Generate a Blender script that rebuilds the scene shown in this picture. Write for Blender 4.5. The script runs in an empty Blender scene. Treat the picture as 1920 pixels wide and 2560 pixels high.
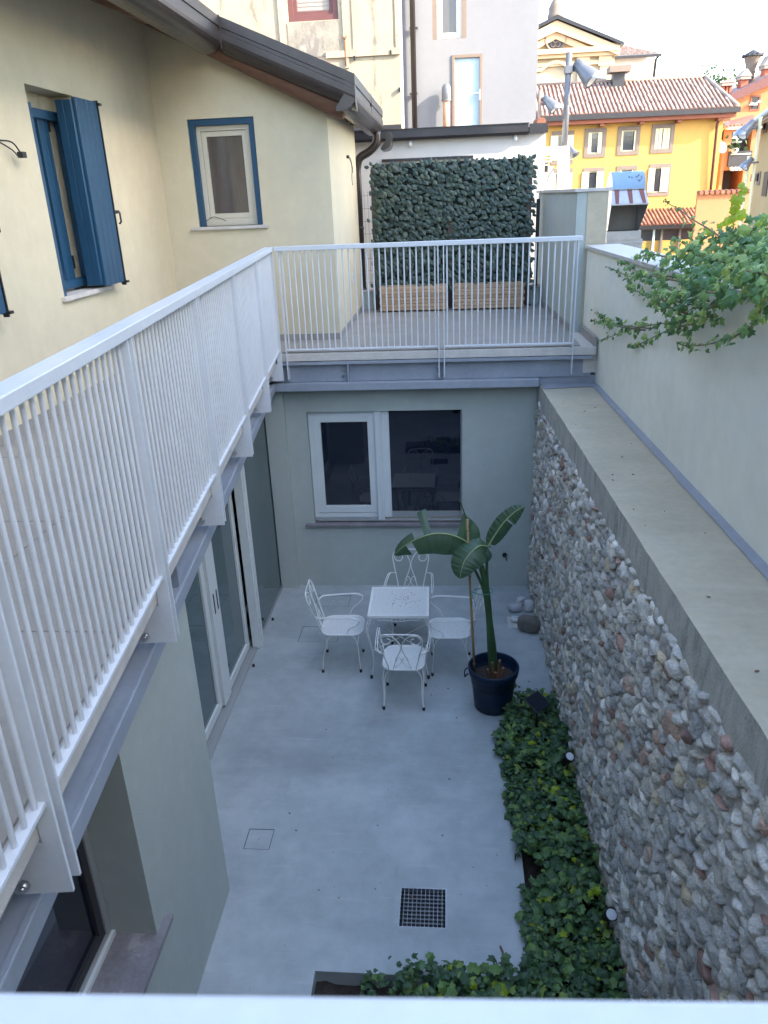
import bpy, math, random
from mathutils import Vector, Matrix, noise
R = random.Random(7)
S = bpy.context.scene
COL = S.collection

# ------------------------------------------------------------------ camera
def vec(*a): return Vector(a)
F_PX, NADIR, YAW, EYE = 1913.0, (1153.0, 5944.0), -0.0939, Vector((0, 0, 4.45))   # photo is 1920 x 2560
_d = Vector((NADIR[0]-960, NADIR[1]-1280, F_PX)).normalized()
_f = (Vector((0, 0, 1)) - _d*_d.z).normalized()
_r = _d.cross(_f)
_X = _r*math.cos(YAW) + _f*math.sin(YAW)
_Y = _f*math.cos(YAW) - _r*math.sin(YAW)
RW = Matrix((_X, _Y, -_d))                       # camera (right, down, forward) -> world
cam = bpy.data.cameras.new('camera')
camo = bpy.data.objects.new('camera', cam); COL.objects.link(camo)
right, down, fwd = RW.col[0], RW.col[1], RW.col[2]
camo.matrix_world = Matrix(((right.x, -down.x, -fwd.x, EYE.x), (right.y, -down.y, -fwd.y, EYE.y),
                            (right.z, -down.z, -fwd.z, EYE.z), (0, 0, 0, 1)))
cam.sensor_fit = 'HORIZONTAL'; cam.sensor_width = 36; cam.lens = 36*F_PX/1920
cam.clip_start = 0.05; cam.clip_end = 800
cam.dof.use_dof = True; cam.dof.focus_distance = 7.5; cam.dof.aperture_fstop = 9
S.camera = camo

# ------------------------------------------------------------------ world, sun, exposure
SUN_EL, SUN_DIR = math.radians(30), Vector((0.94, -0.34, 0)).normalized()       # towards the sun
w = bpy.data.worlds.new('World'); S.world = w; w.use_nodes = True
nt = w.node_tree; bg = nt.nodes['Background']
sky = nt.nodes.new('ShaderNodeTexSky'); sky.sky_type = 'NISHITA'; sky.sun_disc = False
sky.sun_elevation = SUN_EL; sky.sun_rotation = math.atan2(SUN_DIR.x, SUN_DIR.y)
sky.air_density = 1.0; sky.dust_density = 1.8; sky.ozone_density = 0.55
nt.links.new(sky.outputs[0], bg.inputs[0]); bg.inputs[1].default_value = 0.15
sun = bpy.data.lights.new('sun', 'SUN'); sun.energy = 2.0; sun.angle = math.radians(0.55); sun.color = (1, 0.90, 0.74)
suno = bpy.data.objects.new('sun', sun); COL.objects.link(suno)
sd = (SUN_DIR*math.cos(SUN_EL) + Vector((0, 0, math.sin(SUN_EL))))
suno.rotation_euler = sd.to_track_quat('Z', 'Y').to_euler(); suno.location = (0, 0, 60)
S.render.engine = 'CYCLES'
S.view_settings.view_transform = 'Standard'; S.view_settings.look = 'None'
S.view_settings.gamma = 1; S.view_settings.use_curve_mapping = False
S.view_settings.exposure = 2.85

# ------------------------------------------------------------------ helpers
def ray(px, py): return RW @ Vector((px-960, py-1280, F_PX))
def AY(px, py, y):
    r = ray(px, py); t = (y-EYE.y)/r.y; return EYE + r*t
def AX(px, py, x):
    r = ray(px, py); t = (x-EYE.x)/r.x; return EYE + r*t
def AZ(px, py, z):
    r = ray(px, py); t = (z-EYE.z)/r.z; return EYE + r*t

def srgb(r, g, b):
    f = lambda c: (c/255/12.92) if c/255 <= .04045 else ((c/255+.055)/1.055)**2.4
    return (f(r), f(g), f(b))

def mat(name, col, rough=.6, metal=0., var=.12, vs=2.0, bump=0., bs=60., spec=.5, rnd=0., ramp=None,
        stains=(), stretch=(1, 1, 1), trans=0., coat=0., bdist=.01):
    """procedural material in world space; stains: (colour, scale, lo, hi, amount, stretch)"""
    m = bpy.data.materials.new(name); m.use_nodes = True
    n = m.node_tree.nodes; L = m.node_tree.links
    b = n['Principled BSDF']
    b.inputs['Roughness'].default_value = rough; b.inputs['Metallic'].default_value = metal
    b.inputs['Specular IOR Level'].default_value = spec
    if coat: b.inputs['Coat Weight'].default_value = coat
    geo = n.new('ShaderNodeNewGeometry')
    def mapped(st):
        mp = n.new('ShaderNodeMapping'); mp.inputs['Scale'].default_value = st
        L.new(geo.outputs['Position'], mp.inputs[0]); return mp.outputs[0]
    P = mapped(stretch)
    def noi(scale, vecs, det=5., rg=.6):
        t = n.new('ShaderNodeTexNoise'); t.inputs['Scale'].default_value = scale
        t.inputs['Detail'].default_value = det; t.inputs['Roughness'].default_value = rg
        L.new(vecs, t.inputs['Vector']); return t
    def mix(kind, fac, a, bb):
        x = n.new('ShaderNodeMix'); x.data_type = 'RGBA'; x.blend_type = kind
        if isinstance(fac, (int, float)): x.inputs[0].default_value = fac
        else: L.new(fac, x.inputs[0])
        for i, q in ((6, a), (7, bb)):
            if isinstance(q, tuple): x.inputs[i].default_value = (*q[:3], 1)
            else: L.new(q, x.inputs[i])
        return x.outputs[2]
    def mrange(src, a, bb, c, d):
        x = n.new('ShaderNodeMapRange'); L.new(src, x.inputs[0])
        for i, q in enumerate((a, bb, c, d)): x.inputs[i+1].default_value = q
        return x.outputs[0]
    if rnd or ramp:
        oi = n.new('ShaderNodeObjectInfo')
        ad = n.new('ShaderNodeMath'); ad.operation = 'ADD'
        L.new(oi.outputs['Random'], ad.inputs[0]); L.new(geo.outputs['Random Per Island'], ad.inputs[1])
        fr = n.new('ShaderNodeMath'); fr.operation = 'FRACT'; L.new(ad.outputs[0], fr.inputs[0])
    cur = tuple(col)
    if ramp:
        cr = n.new('ShaderNodeValToRGB'); e = cr.color_ramp.elements
        cr.color_ramp.interpolation = 'CONSTANT' if len(ramp) > 4 else 'LINEAR'
        while len(e) < len(ramp): e.new(.5)
        for k, (p, c) in enumerate(ramp): e[k].position = p; e[k].color = (*c, 1)
        L.new(fr.outputs[0], cr.inputs[0]); cur = cr.outputs[0]
    if var:
        t = noi(vs, P); f = mrange(t.outputs[0], .3, .7, 1-var, 1+var)
        cb = n.new('ShaderNodeCombineColor')
        for i in range(3): L.new(f, cb.inputs[i])
        cur = mix('MULTIPLY', 1., cur, cb.outputs[0])
        t2 = noi(vs*9, P); f2 = mrange(t2.outputs[0], .3, .7, 1-var*.6, 1+var*.6)
        cb2 = n.new('ShaderNodeCombineColor')
        for i in range(3): L.new(f2, cb2.inputs[i])
        cur = mix('MULTIPLY', 1., cur, cb2.outputs[0])
    if rnd:
        f = mrange(fr.outputs[0], 0, 1, 1-rnd, 1+rnd)
        cb = n.new('ShaderNodeCombineColor')
        for i in range(3): L.new(f, cb.inputs[i])
        cur = mix('MULTIPLY', 1., cur, cb.outputs[0])
    for (sc_, scale, lo, hi, am, st) in stains:
        t = noi(scale, mapped(st), 7., .65)
        cur = mix('MIX', mrange(t.outputs[0], lo, hi, 0, am), cur, tuple(sc_))
    if isinstance(cur, tuple): b.inputs['Base Color'].default_value = (*cur, 1)
    else: L.new(cur, b.inputs['Base Color'])
    if var and rough < .95:
        t3 = noi(vs*4, P); L.new(mrange(t3.outputs[0], .3, .7, max(.02, rough*(1-var)), min(1, rough*(1+var))), b.inputs['Roughness'])
    if bump:
        bm = n.new('ShaderNodeBump'); bm.inputs['Strength'].default_value = min(1, bump); bm.inputs['Distance'].default_value = bdist
        t = noi(bs, P, 4., .6); L.new(t.outputs[0], bm.inputs['Height']); L.new(bm.outputs[0], b.inputs['Normal'])
    if trans:
        b.inputs['Subsurface Weight'].default_value = 0
        tr = n.new('ShaderNodeBsdfTranslucent')
        if isinstance(cur, tuple): tr.inputs[0].default_value = (*cur, 1)
        else: L.new(cur, tr.inputs[0])
        ms = n.new('ShaderNodeMixShader'); ms.inputs[0].default_value = trans
        L.new(b.outputs[0], ms.inputs[1]); L.new(tr.outputs[0], ms.inputs[2])
        L.new(ms.outputs[0], n['Material Output'].inputs[0])
    return m

class MB:
    def __init__(s): s.v = []; s.f = []; s.s = []
    def add(s, vs, fs, smooth=False):
        o = len(s.v); s.v += [tuple(q) for q in vs]
        for f in fs: s.f.append(tuple(i+o for i in f)); s.s.append(smooth)
        return s
    def box(s, x0, x1, y0, y1, z0, z1):
        x0, x1 = min(x0, x1), max(x0, x1); y0, y1 = min(y0, y1), max(y0, y1); z0, z1 = min(z0, z1), max(z0, z1)
        return s.add([(x0, y0, z0), (x1, y0, z0), (x1, y1, z0), (x0, y1, z0), (x0, y0, z1), (x1, y0, z1), (x1, y1, z1), (x0, y1, z1)],
                     [(0, 3, 2, 1), (4, 5, 6, 7), (0, 1, 5, 4), (1, 2, 6, 5), (2, 3, 7, 6), (3, 0, 4, 7)])
    def obox(s, o, a, b, c):                       # corner + three edge vectors
        o, a, b, c = Vector(o), Vector(a), Vector(b), Vector(c)
        if a.cross(b).dot(c) < 0: a, b = b, a
        return s.add([o, o+a, o+a+b, o+b, o+c, o+a+c, o+a+b+c, o+b+c],
                     [(0, 3, 2, 1), (4, 5, 6, 7), (0, 1, 5, 4), (1, 2, 6, 5), (2, 3, 7, 6), (3, 0, 4, 7)])
    def prism(s, poly, ext):
        n = len(poly); p = [Vector(q) for q in poly]; e = Vector(ext)
        nr = Vector((0, 0, 0))
        for i in range(n): nr += p[i].cross(p[(i+1) % n])
        if nr.dot(e) > 0: p.reverse()
        return s.add(p+[q+e for q in p], [tuple(range(n)), tuple(range(2*n-1, n-1, -1))] +
                     [((i+1) % n, i, i+n, (i+1) % n+n) for i in range(n)])
    def face(s, pts, smooth=False): return s.add(pts, [tuple(range(len(pts)))], smooth)
    def tube(s, pts, r, n=8, caps=True, closed=False):
        p = [Vector(q) for q in pts]; m = len(p)
        rr = r if isinstance(r, (list, tuple)) else [r]*m
        ts = []
        for i in range(m):
            a = p[i-1] if (i or closed) else p[0]; b = p[(i+1) % m] if (i < m-1 or closed) else p[-1]
            t = b-a; ts.append(t.normalized() if t.length > 1e-9 else Vector((0, 0, 1)))
        u = ts[0].orthogonal().normalized(); vs = []
        for i in range(m):
            u = (u-ts[i]*u.dot(ts[i])); u = u.normalized() if u.length > 1e-6 else ts[i].orthogonal().normalized()
            w_ = ts[i].cross(u)
            for k in range(n):
                a = 2*math.pi*k/n; vs.append(p[i]+(u*math.cos(a)+w_*math.sin(a))*rr[i])
        fs = []
        for i in range(m if closed else m-1):
            for k in range(n):
                j = (i+1) % m
                fs.append((i*n+k, i*n+(k+1) % n, j*n+(k+1) % n, j*n+k))
        s.add(vs, fs, True)
        if caps and not closed:
            o = len(s.v)-m*n
            s.f.append(tuple(o+k for k in range(n-1, -1, -1))); s.s.append(False)
            s.f.append(tuple(o+(m-1)*n+k for k in range(n))); s.s.append(False)
        return s
    def lathe(s, prof, c, n=24, smooth=True, axis=None):
        c = Vector(c); vs = []
        q = axis.to_track_quat('Z', 'Y') if axis else None
        for r, z in prof:
            for k in range(n):
                a = 2*math.pi*k/n; l = Vector((r*math.cos(a), r*math.sin(a), z))
                vs.append(c+((q @ l) if q else l))
        fs = [(i*n+k, i*n+(k+1) % n, (i+1)*n+(k+1) % n, (i+1)*n+k) for i in range(len(prof)-1) for k in range(n)]
        return s.add(vs, fs, smooth)
    def xf(s, vs, fs, M, smooth=False): return s.add([M @ Vector(q) for q in vs], fs, smooth)
    def mesh(s, name, m, off=None):
        me = bpy.data.meshes.new(name)
        vs = s.v if off is None else [(a-off[0], b-off[1], c-off[2]) for a, b, c in s.v]
        me.from_pydata(vs, [], s.f); me.polygons.foreach_set('use_smooth', s.s)
        me.materials.append(m); me.update(); return me
    def build(s, name, m, parent=None, bevel=0, **kw):
        off = ROOT.get(parent.name) if parent else None
        return link(name, s.mesh(name, m, off), parent, bevel, **kw)

ROOT = {}
def link(name, me, parent=None, bevel=0, label=None, cat=None, group=None, kind=None):
    o = bpy.data.objects.new(name, me); COL.objects.link(o)
    if parent: o.parent = parent; ROOT[o.name] = ROOT.get(parent.name)
    if bevel:
        b = o.modifiers.new('bevel', 'BEVEL'); b.width = bevel; b.segments = 2; b.limit_method = 'ANGLE'; b.angle_limit = .6
        b.harden_normals = False
    if label: o['label'] = label
    if cat: o['category'] = cat
    if group: o['group'] = group
    if kind: o['kind'] = kind
    return o
def thing(name, label, cat, loc=(0, 0, 0), group=None):
    o = bpy.data.objects.new(name, None); COL.objects.link(o); o.location = loc; o.empty_display_size = .1
    o['label'] = label; o['category'] = cat
    if group: o['group'] = group
    ROOT[o.name] = tuple(loc); return o
def part(me, name, parent, M):
    o = bpy.data.objects.new(name, me); COL.objects.link(o); o.parent = parent
    off = ROOT.get(parent.name) or (0, 0, 0); ROOT[o.name] = off
    M = M.copy(); M.translation -= Vector(off); o.matrix_basis = M; return o
def copy_tree(o, parent=None):
    c = o.copy(); COL.objects.link(c)
    if parent: c.parent = parent
    for ch in list(o.children): copy_tree(ch, c)
    return c
def wall(mb, o, u, n, L, z0, z1, t, holes=(), depth=None):
    """wall sheet from o along u (outward normal n), with openings (u0,u1,z0,z1) and reveals of their own depth"""
    o, u, n = Vector(o), Vector(u).normalized(), Vector(n).normalized()
    us = sorted({0, L, *[h[0] for h in holes], *[h[1] for h in holes]}); zs = sorted({z0, z1, *[h[2] for h in holes], *[h[3] for h in holes]})
    P = lambda a, z, d=0: o+u*a+Vector((0, 0, z-o.z))-n*d
    flip = u.cross(Vector((0, 0, 1))).dot(n) < 0
    def q(a, b, c, d): mb.face([a, b, c, d] if not flip else [d, c, b, a])
    for i in range(len(us)-1):
        for j in range(len(zs)-1):
            cu, cz = (us[i]+us[i+1])/2, (zs[j]+zs[j+1])/2
            if any(h[0] < cu < h[1] and h[2] < cz < h[3] for h in holes): continue
            a, b, c, d = us[i], us[i+1], zs[j], zs[j+1]
            q(P(a, c), P(b, c), P(b, d), P(a, d)); q(P(b, c, t), P(a, c, t), P(a, d, t), P(b, d, t))
    for h in holes:
        a, b, c, d = h; 
        q(P(a, c), P(a, d), P(a, d, t), P(a, c, t)); q(P(b, d), P(b, c), P(b, c, t), P(b, d, t))
        q(P(a, c), P(a, c, t), P(b, c, t), P(b, c)); q(P(a, d, t), P(a, d), P(b, d), P(b, d, t))
    q(P(0, z1), P(0, z0), P(0, z0, t), P(0, z1, t)); q(P(L, z0), P(L, z1), P(L, z1, t), P(L, z0, t))
    q(P(0, z1), P(0, z1, t), P(L, z1, t), P(L, z1)); q(P(0, z0, t), P(0, z0), P(L, z0), P(L, z0, t))
    return mb
def frame(mb, o, u, n, u0, u1, z0, z1, wd, d0, d1, wb=None):
    """rectangular frame in a wall plane, from depth d0 (front) to d1"""
    o, u, n = Vector(o), Vector(u).normalized(), Vector(n).normalized(); wb = wb or wd
    def bx(a, b, c, d): mb.obox(o+u*a+Vector((0, 0, c))-n*d1, u*(b-a), n*(d1-d0), Vector((0, 0, d-c)))
    bx(u0, u0+wd, z0, z1); bx(u1-wd, u1, z0, z1); bx(u0+wd, u1-wd, z1-wd, z1); bx(u0+wd, u1-wd, z0, z0+wb); return mb
def slab(mb, o, u, n, u0, u1, z0, z1, d0, d1):
    o, u, n = Vector(o), Vector(u).normalized(), Vector(n).normalized()
    return mb.obox(o+u*u0+Vector((0, 0, z0))-n*d1, u*(u1-u0), n*(d1-d0), Vector((0, 0, z1-z0)))
def clip(poly, a, b, c):                            # keep a*x+b*y<=c
    out = []
    for i in range(len(poly)):
        p, q = poly[i], poly[(i+1) % len(poly)]
        dp, dq = a*p[0]+b*p[1]-c, a*q[0]+b*q[1]-c
        if dp <= 0: out.append(p)
        if dp*dq < 0:
            t = dp/(dp-dq); out.append((p[0]+(q[0]-p[0])*t, p[1]+(q[1]-p[1])*t))
    return out
def bez(pts, n=24):                                 # Catmull-Rom through points
    p = [Vector(q) for q in pts]; p = [p[0]*2-p[1]]+p+[p[-1]*2-p[-2]]; out = []
    m = len(p)-3
    for i in range(m):
        k = max(2, n//m)
        for j in range(k):
            t = j/k; a, b, c, d = p[i], p[i+1], p[i+2], p[i+3]
            out.append(.5*((2*b)+(c-a)*t+(2*a-5*b+4*c-d)*t*t+(3*b-a-3*c+d)*t**3))
    out.append(p[-2]); return out
Zu = Vector((0, 0, 1))
# ------------------------------------------------------------------ materials
plaster = mat('beige_plaster', (.59, .525, .37), .9, var=.06, vs=.8, bump=.35, bs=190,
              stains=(((.49, .44, .32), .8, .48, .74, .5, (1.4, 1.4, .3)), ((.64, .59, .46), 9, .52, .72, .35, (1, 1, 1)), ((.46, .43, .34), 3, .6, .74, .35, (1, 1, .5))))
plaster_low = mat('shade_tinted_beige_plaster', (.415, .455, .42), .9, var=.05, vs=.8, bump=.35, bs=190,  # same plaster as the upper walls, with blue shade put into its colour
              stains=(((.34, .375, .345), .8, .48, .74, .55, (1.4, 1.4, .3)), ((.49, .525, .48), 9, .52, .72, .35, (1, 1, 1)), ((.35, .38, .34), 3, .6, .74, .4, (1, 1, .5))))
plaster_tan = mat('tan_wall_plaster', (.76, .745, .63), .9, var=.07, vs=.7, bump=.35, bs=170,
              stains=(((.63, .625, .54), .8, .48, .75, .5, (1, 1, .3)), ((.76, .75, .68), 2.5, .56, .72, .5, (1.6, 1.6, .25))))
concrete = mat('polished_concrete', (.355, .39, .395), .5, var=.14, vs=1.0, bump=.06, bs=40, stretch=(1, .8, 1),
              stains=(((.50, .535, .53), .8, .5, .66, .65, (1, 1, 1)), ((.22, .25, .255), 1.3, .50, .70, .62, (.35, 1, 1)),
                      ((.52, .55, .55), 8, .60, .72, .4, (.25, 2.4, 1)), ((.25, .28, .28), 6, .62, .74, .45, (1.8, .35, 1)), ((.19, .20, .19), 22, .68, .74, .5, (1, 1, 1))))
coping = mat('cast_concrete_top', (.43, .375, .275), .85, var=.10, vs=2.2, bump=.2, bs=90,
              stains=(((.36, .315, .25), 5, .55, .75, .5, (.35, 2.5, 1)), ((.52, .47, .385), 3, .55, .75, .4, (.4, 2, 1)), ((.12, .11, .1), 60, .70, .78, .6, (1, 1, 1))))
coping_edge = mat('weathered_concrete_edge', (.42, .41, .36), .9, var=.16, vs=6, bump=.6, bs=60,
              stains=(((.14, .15, .12), 5, .5, .72, .7, (1, 2.5, .7)), ((.54, .53, .49), 4, .5, .7, .5, (1, 3, .5)), ((.05, .05, .045), 45, .64, .7, .8, (1, 1, 1))))
mortar = mat('grey_mortar', (.55, .535, .50), .95, var=.22, vs=9, bump=.8, bs=70, stains=(((.42, .41, .39), 10, .5, .65, .6, (1, 1, 1)),))
def warm(*q): return tuple((p, (c[0]*1.02, c[1]*.98, c[2]*.90)) for p, c in q)
stone_m = mat('river_cobble', (.3, .3, .3), .75, var=.22, vs=11, bump=.8, bs=60, bdist=.025, rnd=.18, ramp=warm(
    (0, (.58, .57, .55)), (.14, (.47, .475, .48)), (.26, (.64, .63, .60)), (.40, (.52, .515, .51)), (.52, (.72, .71, .69)),
    (.63, (.55, .53, .48)), (.74, (.62, .615, .60)), (.85, (.78, .77, .74)), (.945, (.50, .36, .30)), (.955, (.62, .54, .40)), (.975, (.38, .385, .39))),
    stains=(((.70, .68, .64), 16, .58, .72, .45, (1, 1, 1)), ((.28, .28, .285), 13, .58, .75, .5, (1, 1, 1))))
brick_m = mat('broken_red_brick', (.35, .22, .175), .9, var=.3, vs=20, bump=.5, bs=90, rnd=.3, stains=(((.38, .34, .30), 18, .55, .7, .5, (1, 1, 1)),))
pebble_m = mat('smooth_pebble', (.5, .5, .5), .6, var=.12, vs=22, bump=.15, bs=120, ramp=((0, (.50, .50, .5)), (.5, (.62, .61, .6)), (1, (.42, .43, .46))), stains=(((.3, .3, .32), 12, .58, .66, .6, (1, 1, 3)),))
boulder_m = mat('speckled_boulder', (.17, .155, .135), .85, var=.2, vs=18, bump=.5, bs=120, stains=(((.42, .38, .33), 150, .62, .68, .8, (1, 1, 1)),))
tile_m = mat('grey_porcelain_tile', (.275, .262, .24), .5, var=.12, vs=3, bump=.05, bs=90, rnd=.03, stains=(((.28, .26, .23), 6, .55, .75, .4, (1, 1, 1)),))
grout_m = mat('pale_grout', (.5, .49, .46), .9, var=.1)
sill_m = mat('pale_stone_sill', (.52, .49, .45), .6, var=.1, vs=8, bump=.1, bs=60)
slate_m = mat('purple_grey_slate', (.22, .205, .215), .55, var=.2, vs=5, bump=.25, bs=40, stains=(((.42, .40, .40), 5, .60, .66, .55, (1, 1, 1)), ((.15, .13, .13), 8, .55, .7, .5, (1, 1, 1))))
rail_m = mat('white_grey_powder_coat', (.585, .61, .635), .35, var=.05, vs=5, bump=.03, bs=200, stains=(((.44, .44, .43), 9, .64, .74, .3, (1, 1, .4)),))
beam_m = mat('grey_painted_steel', (.27, .30, .345), .42, var=.08, vs=3, bump=.05, bs=60, stains=(((.34, .37, .41), 3, .5, .75, .4, (1, 1, 1)), ((.2, .16, .12), 30, .74, .8, .6, (1, 1, 1))))
white_pvc = mat('white_window_frame', (.62, .66, .65), .3, var=.03, vs=3)
grey_alu = mat('grey_aluminium', (.36, .38, .38), .4, metal=.3, var=.05)
blue_m = mat('blue_painted_shutter', (.013, .062, .125), .38, var=.06, vs=4, bump=.04, bs=80)
black_iron = mat('black_iron', (.012, .012, .013), .45, var=.1)
bolt_m = mat('zinc_bolt', (.55, .56, .57), .3, metal=.9, var=.1)
glass_dark = mat('dark_window_glass', (.007, .010, .022), .02, var=0, spec=.85)
glass_green = mat('greenish_door_glass', (.055, .095, .10), .02, var=.3, vs=1.2, spec=1.0, stretch=(1, 3, .3))  # tinted glass, base colour lifted to stand in for teal reflections
cream_pvc = mat('cream_window_frame', (.56, .52, .42), .35, var=.03, vs=3)
glass_curt = mat('glass_over_drawn_blind', (.10, .085, .075), .08, var=.18, vs=2.5, spec=.8, stretch=(3, 1, .3))
glass_frost = mat('frosted_glass_door', (.40, .55, .66), .25, var=.08, vs=1.2)
glass_sky = mat('pale_blue_pane', (.06, .065, .075), .1, var=.2, vs=1.5, spec=.9)
copper_gut = mat('dark_brown_coated_gutter', (.055, .046, .044), .32, metal=.55, var=.12, vs=5)
dark_gut = mat('black_sheet_gutter', (.035, .032, .035), .4, metal=.3, var=.15, vs=4)
wood_dark = mat('stained_rafter_timber', (.125, .058, .032), .6, var=.25, vs=5, stretch=(.8, 6, 6), bump=.2, bs=14)
soffit_m = mat('dark_stained_boards', (.06, .038, .028), .7, var=.2, vs=3, stretch=(1, 6, 1))
wood_pl = mat('pine_planter_slats', (.40, .27, .16), .7, var=.16, vs=5, stretch=(.7, 4, 9), bump=.2, bs=30, rnd=.15, stains=(((.22, .16, .11), 7, .55, .72, .6, (.5, 3, 6)),))
wood_post = mat('dark_brown_post', (.05, .033, .026), .6, var=.2, vs=5)
iron_white = mat('chipped_white_iron', (.72, .73, .70), .4, var=.06, vs=12, stains=(((.22, .12, .06), 55, .70, .76, .7, (1, 1, 1)),))
rubber = mat('black_rubber', (.012, .012, .012), .7, var=.1)
pot_m = mat('navy_plastic_pot', (.005, .017, .042), .5, var=.1, vs=5, spec=.3)
soil_m = mat('dark_soil', (.035, .027, .021), .95, var=.4, vs=30, bump=1, bs=60)
leaf_banana = mat('strelitzia_leaf', (.050, .10, .050), .36, var=.12, vs=6, trans=.2, bump=.05, bs=60)
leaf_banana_dark = mat('strelitzia_leaf_dark_side', (.03, .075, .045), .35, var=.12, vs=6, trans=.12)
midrib_m = mat('pale_midrib', (.30, .36, .16), .5, var=.1)
stem_m = mat('green_stalk', (.035, .085, .03), .45, var=.2, vs=5, stretch=(3, 3, .6))
husk_m = mat('dry_brown_husk', (.20, .10, .055), .8, var=.3, vs=9, stretch=(3, 3, .6))
bamboo_m = mat('bamboo_cane', (.30, .20, .085), .55, var=.2, vs=6)
tie_m = mat('green_garden_tie', (.05, .25, .19), .5, var=.1)
ivy_low = mat('dark_ground_ivy_leaf', (.05, .1, .03), .5, var=.15, vs=9, trans=.15, ramp=((0, (.040, .092, .036)), (.5, (.074, .150, .048)), (.8, (.125, .22, .056)), (.955, (.19, .27, .05)), (1, (.22, .15, .06))))
ivy_m = mat('ivy_leaf', (.06, .14, .03), .45, var=.15, vs=9, trans=.28, ramp=((0, (.055, .14, .045)), (.45, (.115, .23, .065)), (.8, (.21, .34, .09)), (1, (.36, .46, .12))))
ivy_young = mat('yellow_green_young_leaf', (.36, .46, .03), .4, var=.1, vs=9, trans=.45, rnd=.15)
ivy_stem = mat('ivy_stem', (.16, .13, .06), .7, var=.2, vs=12)
hedge_m = mat('artificial_hedge_leaf', (.03, .07, .05), .42, var=.18, vs=14, ramp=((0, (.017, .038, .031)), (.6, (.030, .057, .043)), (1, (.066, .090, .058))))
hedge_back = mat('dark_hedge_mesh', (.008, .014, .012), .9, var=.2)
wire_m = mat('dark_wire', (.03, .03, .032), .5, var=.1)
white_wall = mat('white_lime_render', (.66, .62, .57), .9, var=.04, vs=.8, bump=.15, bs=80)
lav_wall = mat('shade_greyed_render', (.225, .23, .245), .9, var=.05, vs=.9, bump=.15, bs=70, stains=(((.23, .23, .255), 1, .5, .8, .4, (2, 1, .3)),))  # white render with bluish shade put into the base colour
stain_wall = mat('peeling_stained_render', (.38, .33, .235), .95, var=.10, vs=1.2, bump=.3, bs=30,
    stains=(((.45, .38, .26), .8, .45, .65, .6, (1, 1, 1)), ((.27, .235, .19), 1.0, .52, .64, .6, (1.6, 1, .45)), ((.13, .118, .105), 2.6, .56, .68, .7, (2.2, 1, .6)), ((.50, .33, .24), .7, .56, .70, .5, (1, 1, 1)), ((.09, .08, .075), 9, .64, .7, .5, (1, 1, .7))))
stain_panel = mat('grey_bare_render_panel', (.27, .245, .20), .95, var=.2, vs=3, bump=.4, bs=30,
    stains=(((.17, .15, .135), 3, .50, .62, .75, (2, 1, .8)), ((.42, .385, .31), 5, .55, .65, .8, (1, 1, .8))))
rust_m = mat('rust', (.24, .085, .025), .9, var=.3, vs=30)
yellow_wall = mat('yellow_ochre_render', (.53, .325, .085), .9, var=.06, vs=.25, bump=.1, bs=20, stains=(((.50, .285, .08), .22, .45, .7, .5, (1, 1, .6)),))
orange_wall = mat('orange_render', (.47, .20, .09), .9, var=.06, vs=.3)
ochre_wall = mat('tan_ochre_render', (.42, .28, .13), .9, var=.06, vs=.3)
church_wall = mat('cream_church_render', (.46, .375, .26), .9, var=.04, vs=.2)
church_trim = mat('peach_church_mouldings', (.62, .45, .28), .9, var=.04, vs=.2)
nave_wall = mat('white_nave_render', (.56, .55, .55), .9, var=.04, vs=.2)
surround_m = mat('grey_stone_surround', (.20, .155, .125), .85, var=.08, vs=2)
cream_shut = mat('cream_painted_shutter', (.66, .60, .38), .6, var=.05, vs=3)
dark_shut = mat('dark_grey_shutter', (.03, .03, .035), .6, var=.1)
tile_roof = mat('terracotta_barrel_tile', (.3, .15, .09), .85, var=.2, vs=1.2, bump=.2, bs=20, ramp=((0, (.22, .14, .11)), (.45, (.32, .235, .185)), (.75, (.42, .34, .27)), (1, (.18, .125, .11))))
tile_red = mat('red_barrel_tile', (.3, .12, .07), .85, var=.2, vs=2, ramp=((0, (.26, .10, .06)), (.6, (.36, .15, .085)), (1, (.20, .09, .06))))
brick_red = mat('red_chimney_render', (.50, .15, .09), .9, var=.1, vs=1)
eave_wood = mat('red_brown_eave_boards', (.24, .075, .04), .7, var=.15, vs=1, stretch=(.3, 1, 3))
lamp_grey = mat('grey_lamp_metal', (.17, .18, .20), .4, metal=.3, var=.08)
steel_galv = mat('galvanised_sheet', (.34, .36, .39), .34, metal=.75, var=.14, vs=4)
hood_blue = mat('peeling_sky_tinted_hood', (.16, .27, .40), .4, metal=.2, var=.08, vs=5, stains=(((.05, .04, .035), 9, .63, .655, .9, (1, 1, 1)),))  # blue base colour stands in for sky mirrored in the curved sheet
hood_in = mat('hood_inner_sheet', (.22, .20, .18), .6, metal=.2, var=.1)
maroon = mat('maroon_window_frame', (.13, .045, .04), .5, var=.1)
blind_m = mat('grey_slatted_blind', (.34, .30, .25), .4, var=.1, vs=1.5)
terracotta_pipe = mat('flaking_copper_pipe', (.48, .26, .17), .6, var=.2, vs=5, stains=(((.60, .45, .36), 6, .5, .65, .7, (1, 1, 1)),))
membrane = mat('blue_grey_membrane', (.26, .275, .31), .5, var=.08, vs=6)
ground_m = mat('street_paving', (.16, .155, .15), .9, var=.15, vs=.5)
tree_leaf = mat('tree_foliage', (.05, .10, .03), .6, var=.2, vs=.8, rnd=.4, trans=.2)
bark_m = mat('bark', (.09, .065, .045), .9, var=.2)
lens_m = mat('lamp_lens', (.72, .74, .76), .15, var=.02, spec=.8)
grate_m = mat('dark_galvanised_bar', (.10, .11, .12), .5, metal=.4, var=.15)
solar_m = mat('dark_solar_panel', (.006, .012, .022), .22, var=.1, spec=.6)

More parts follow.
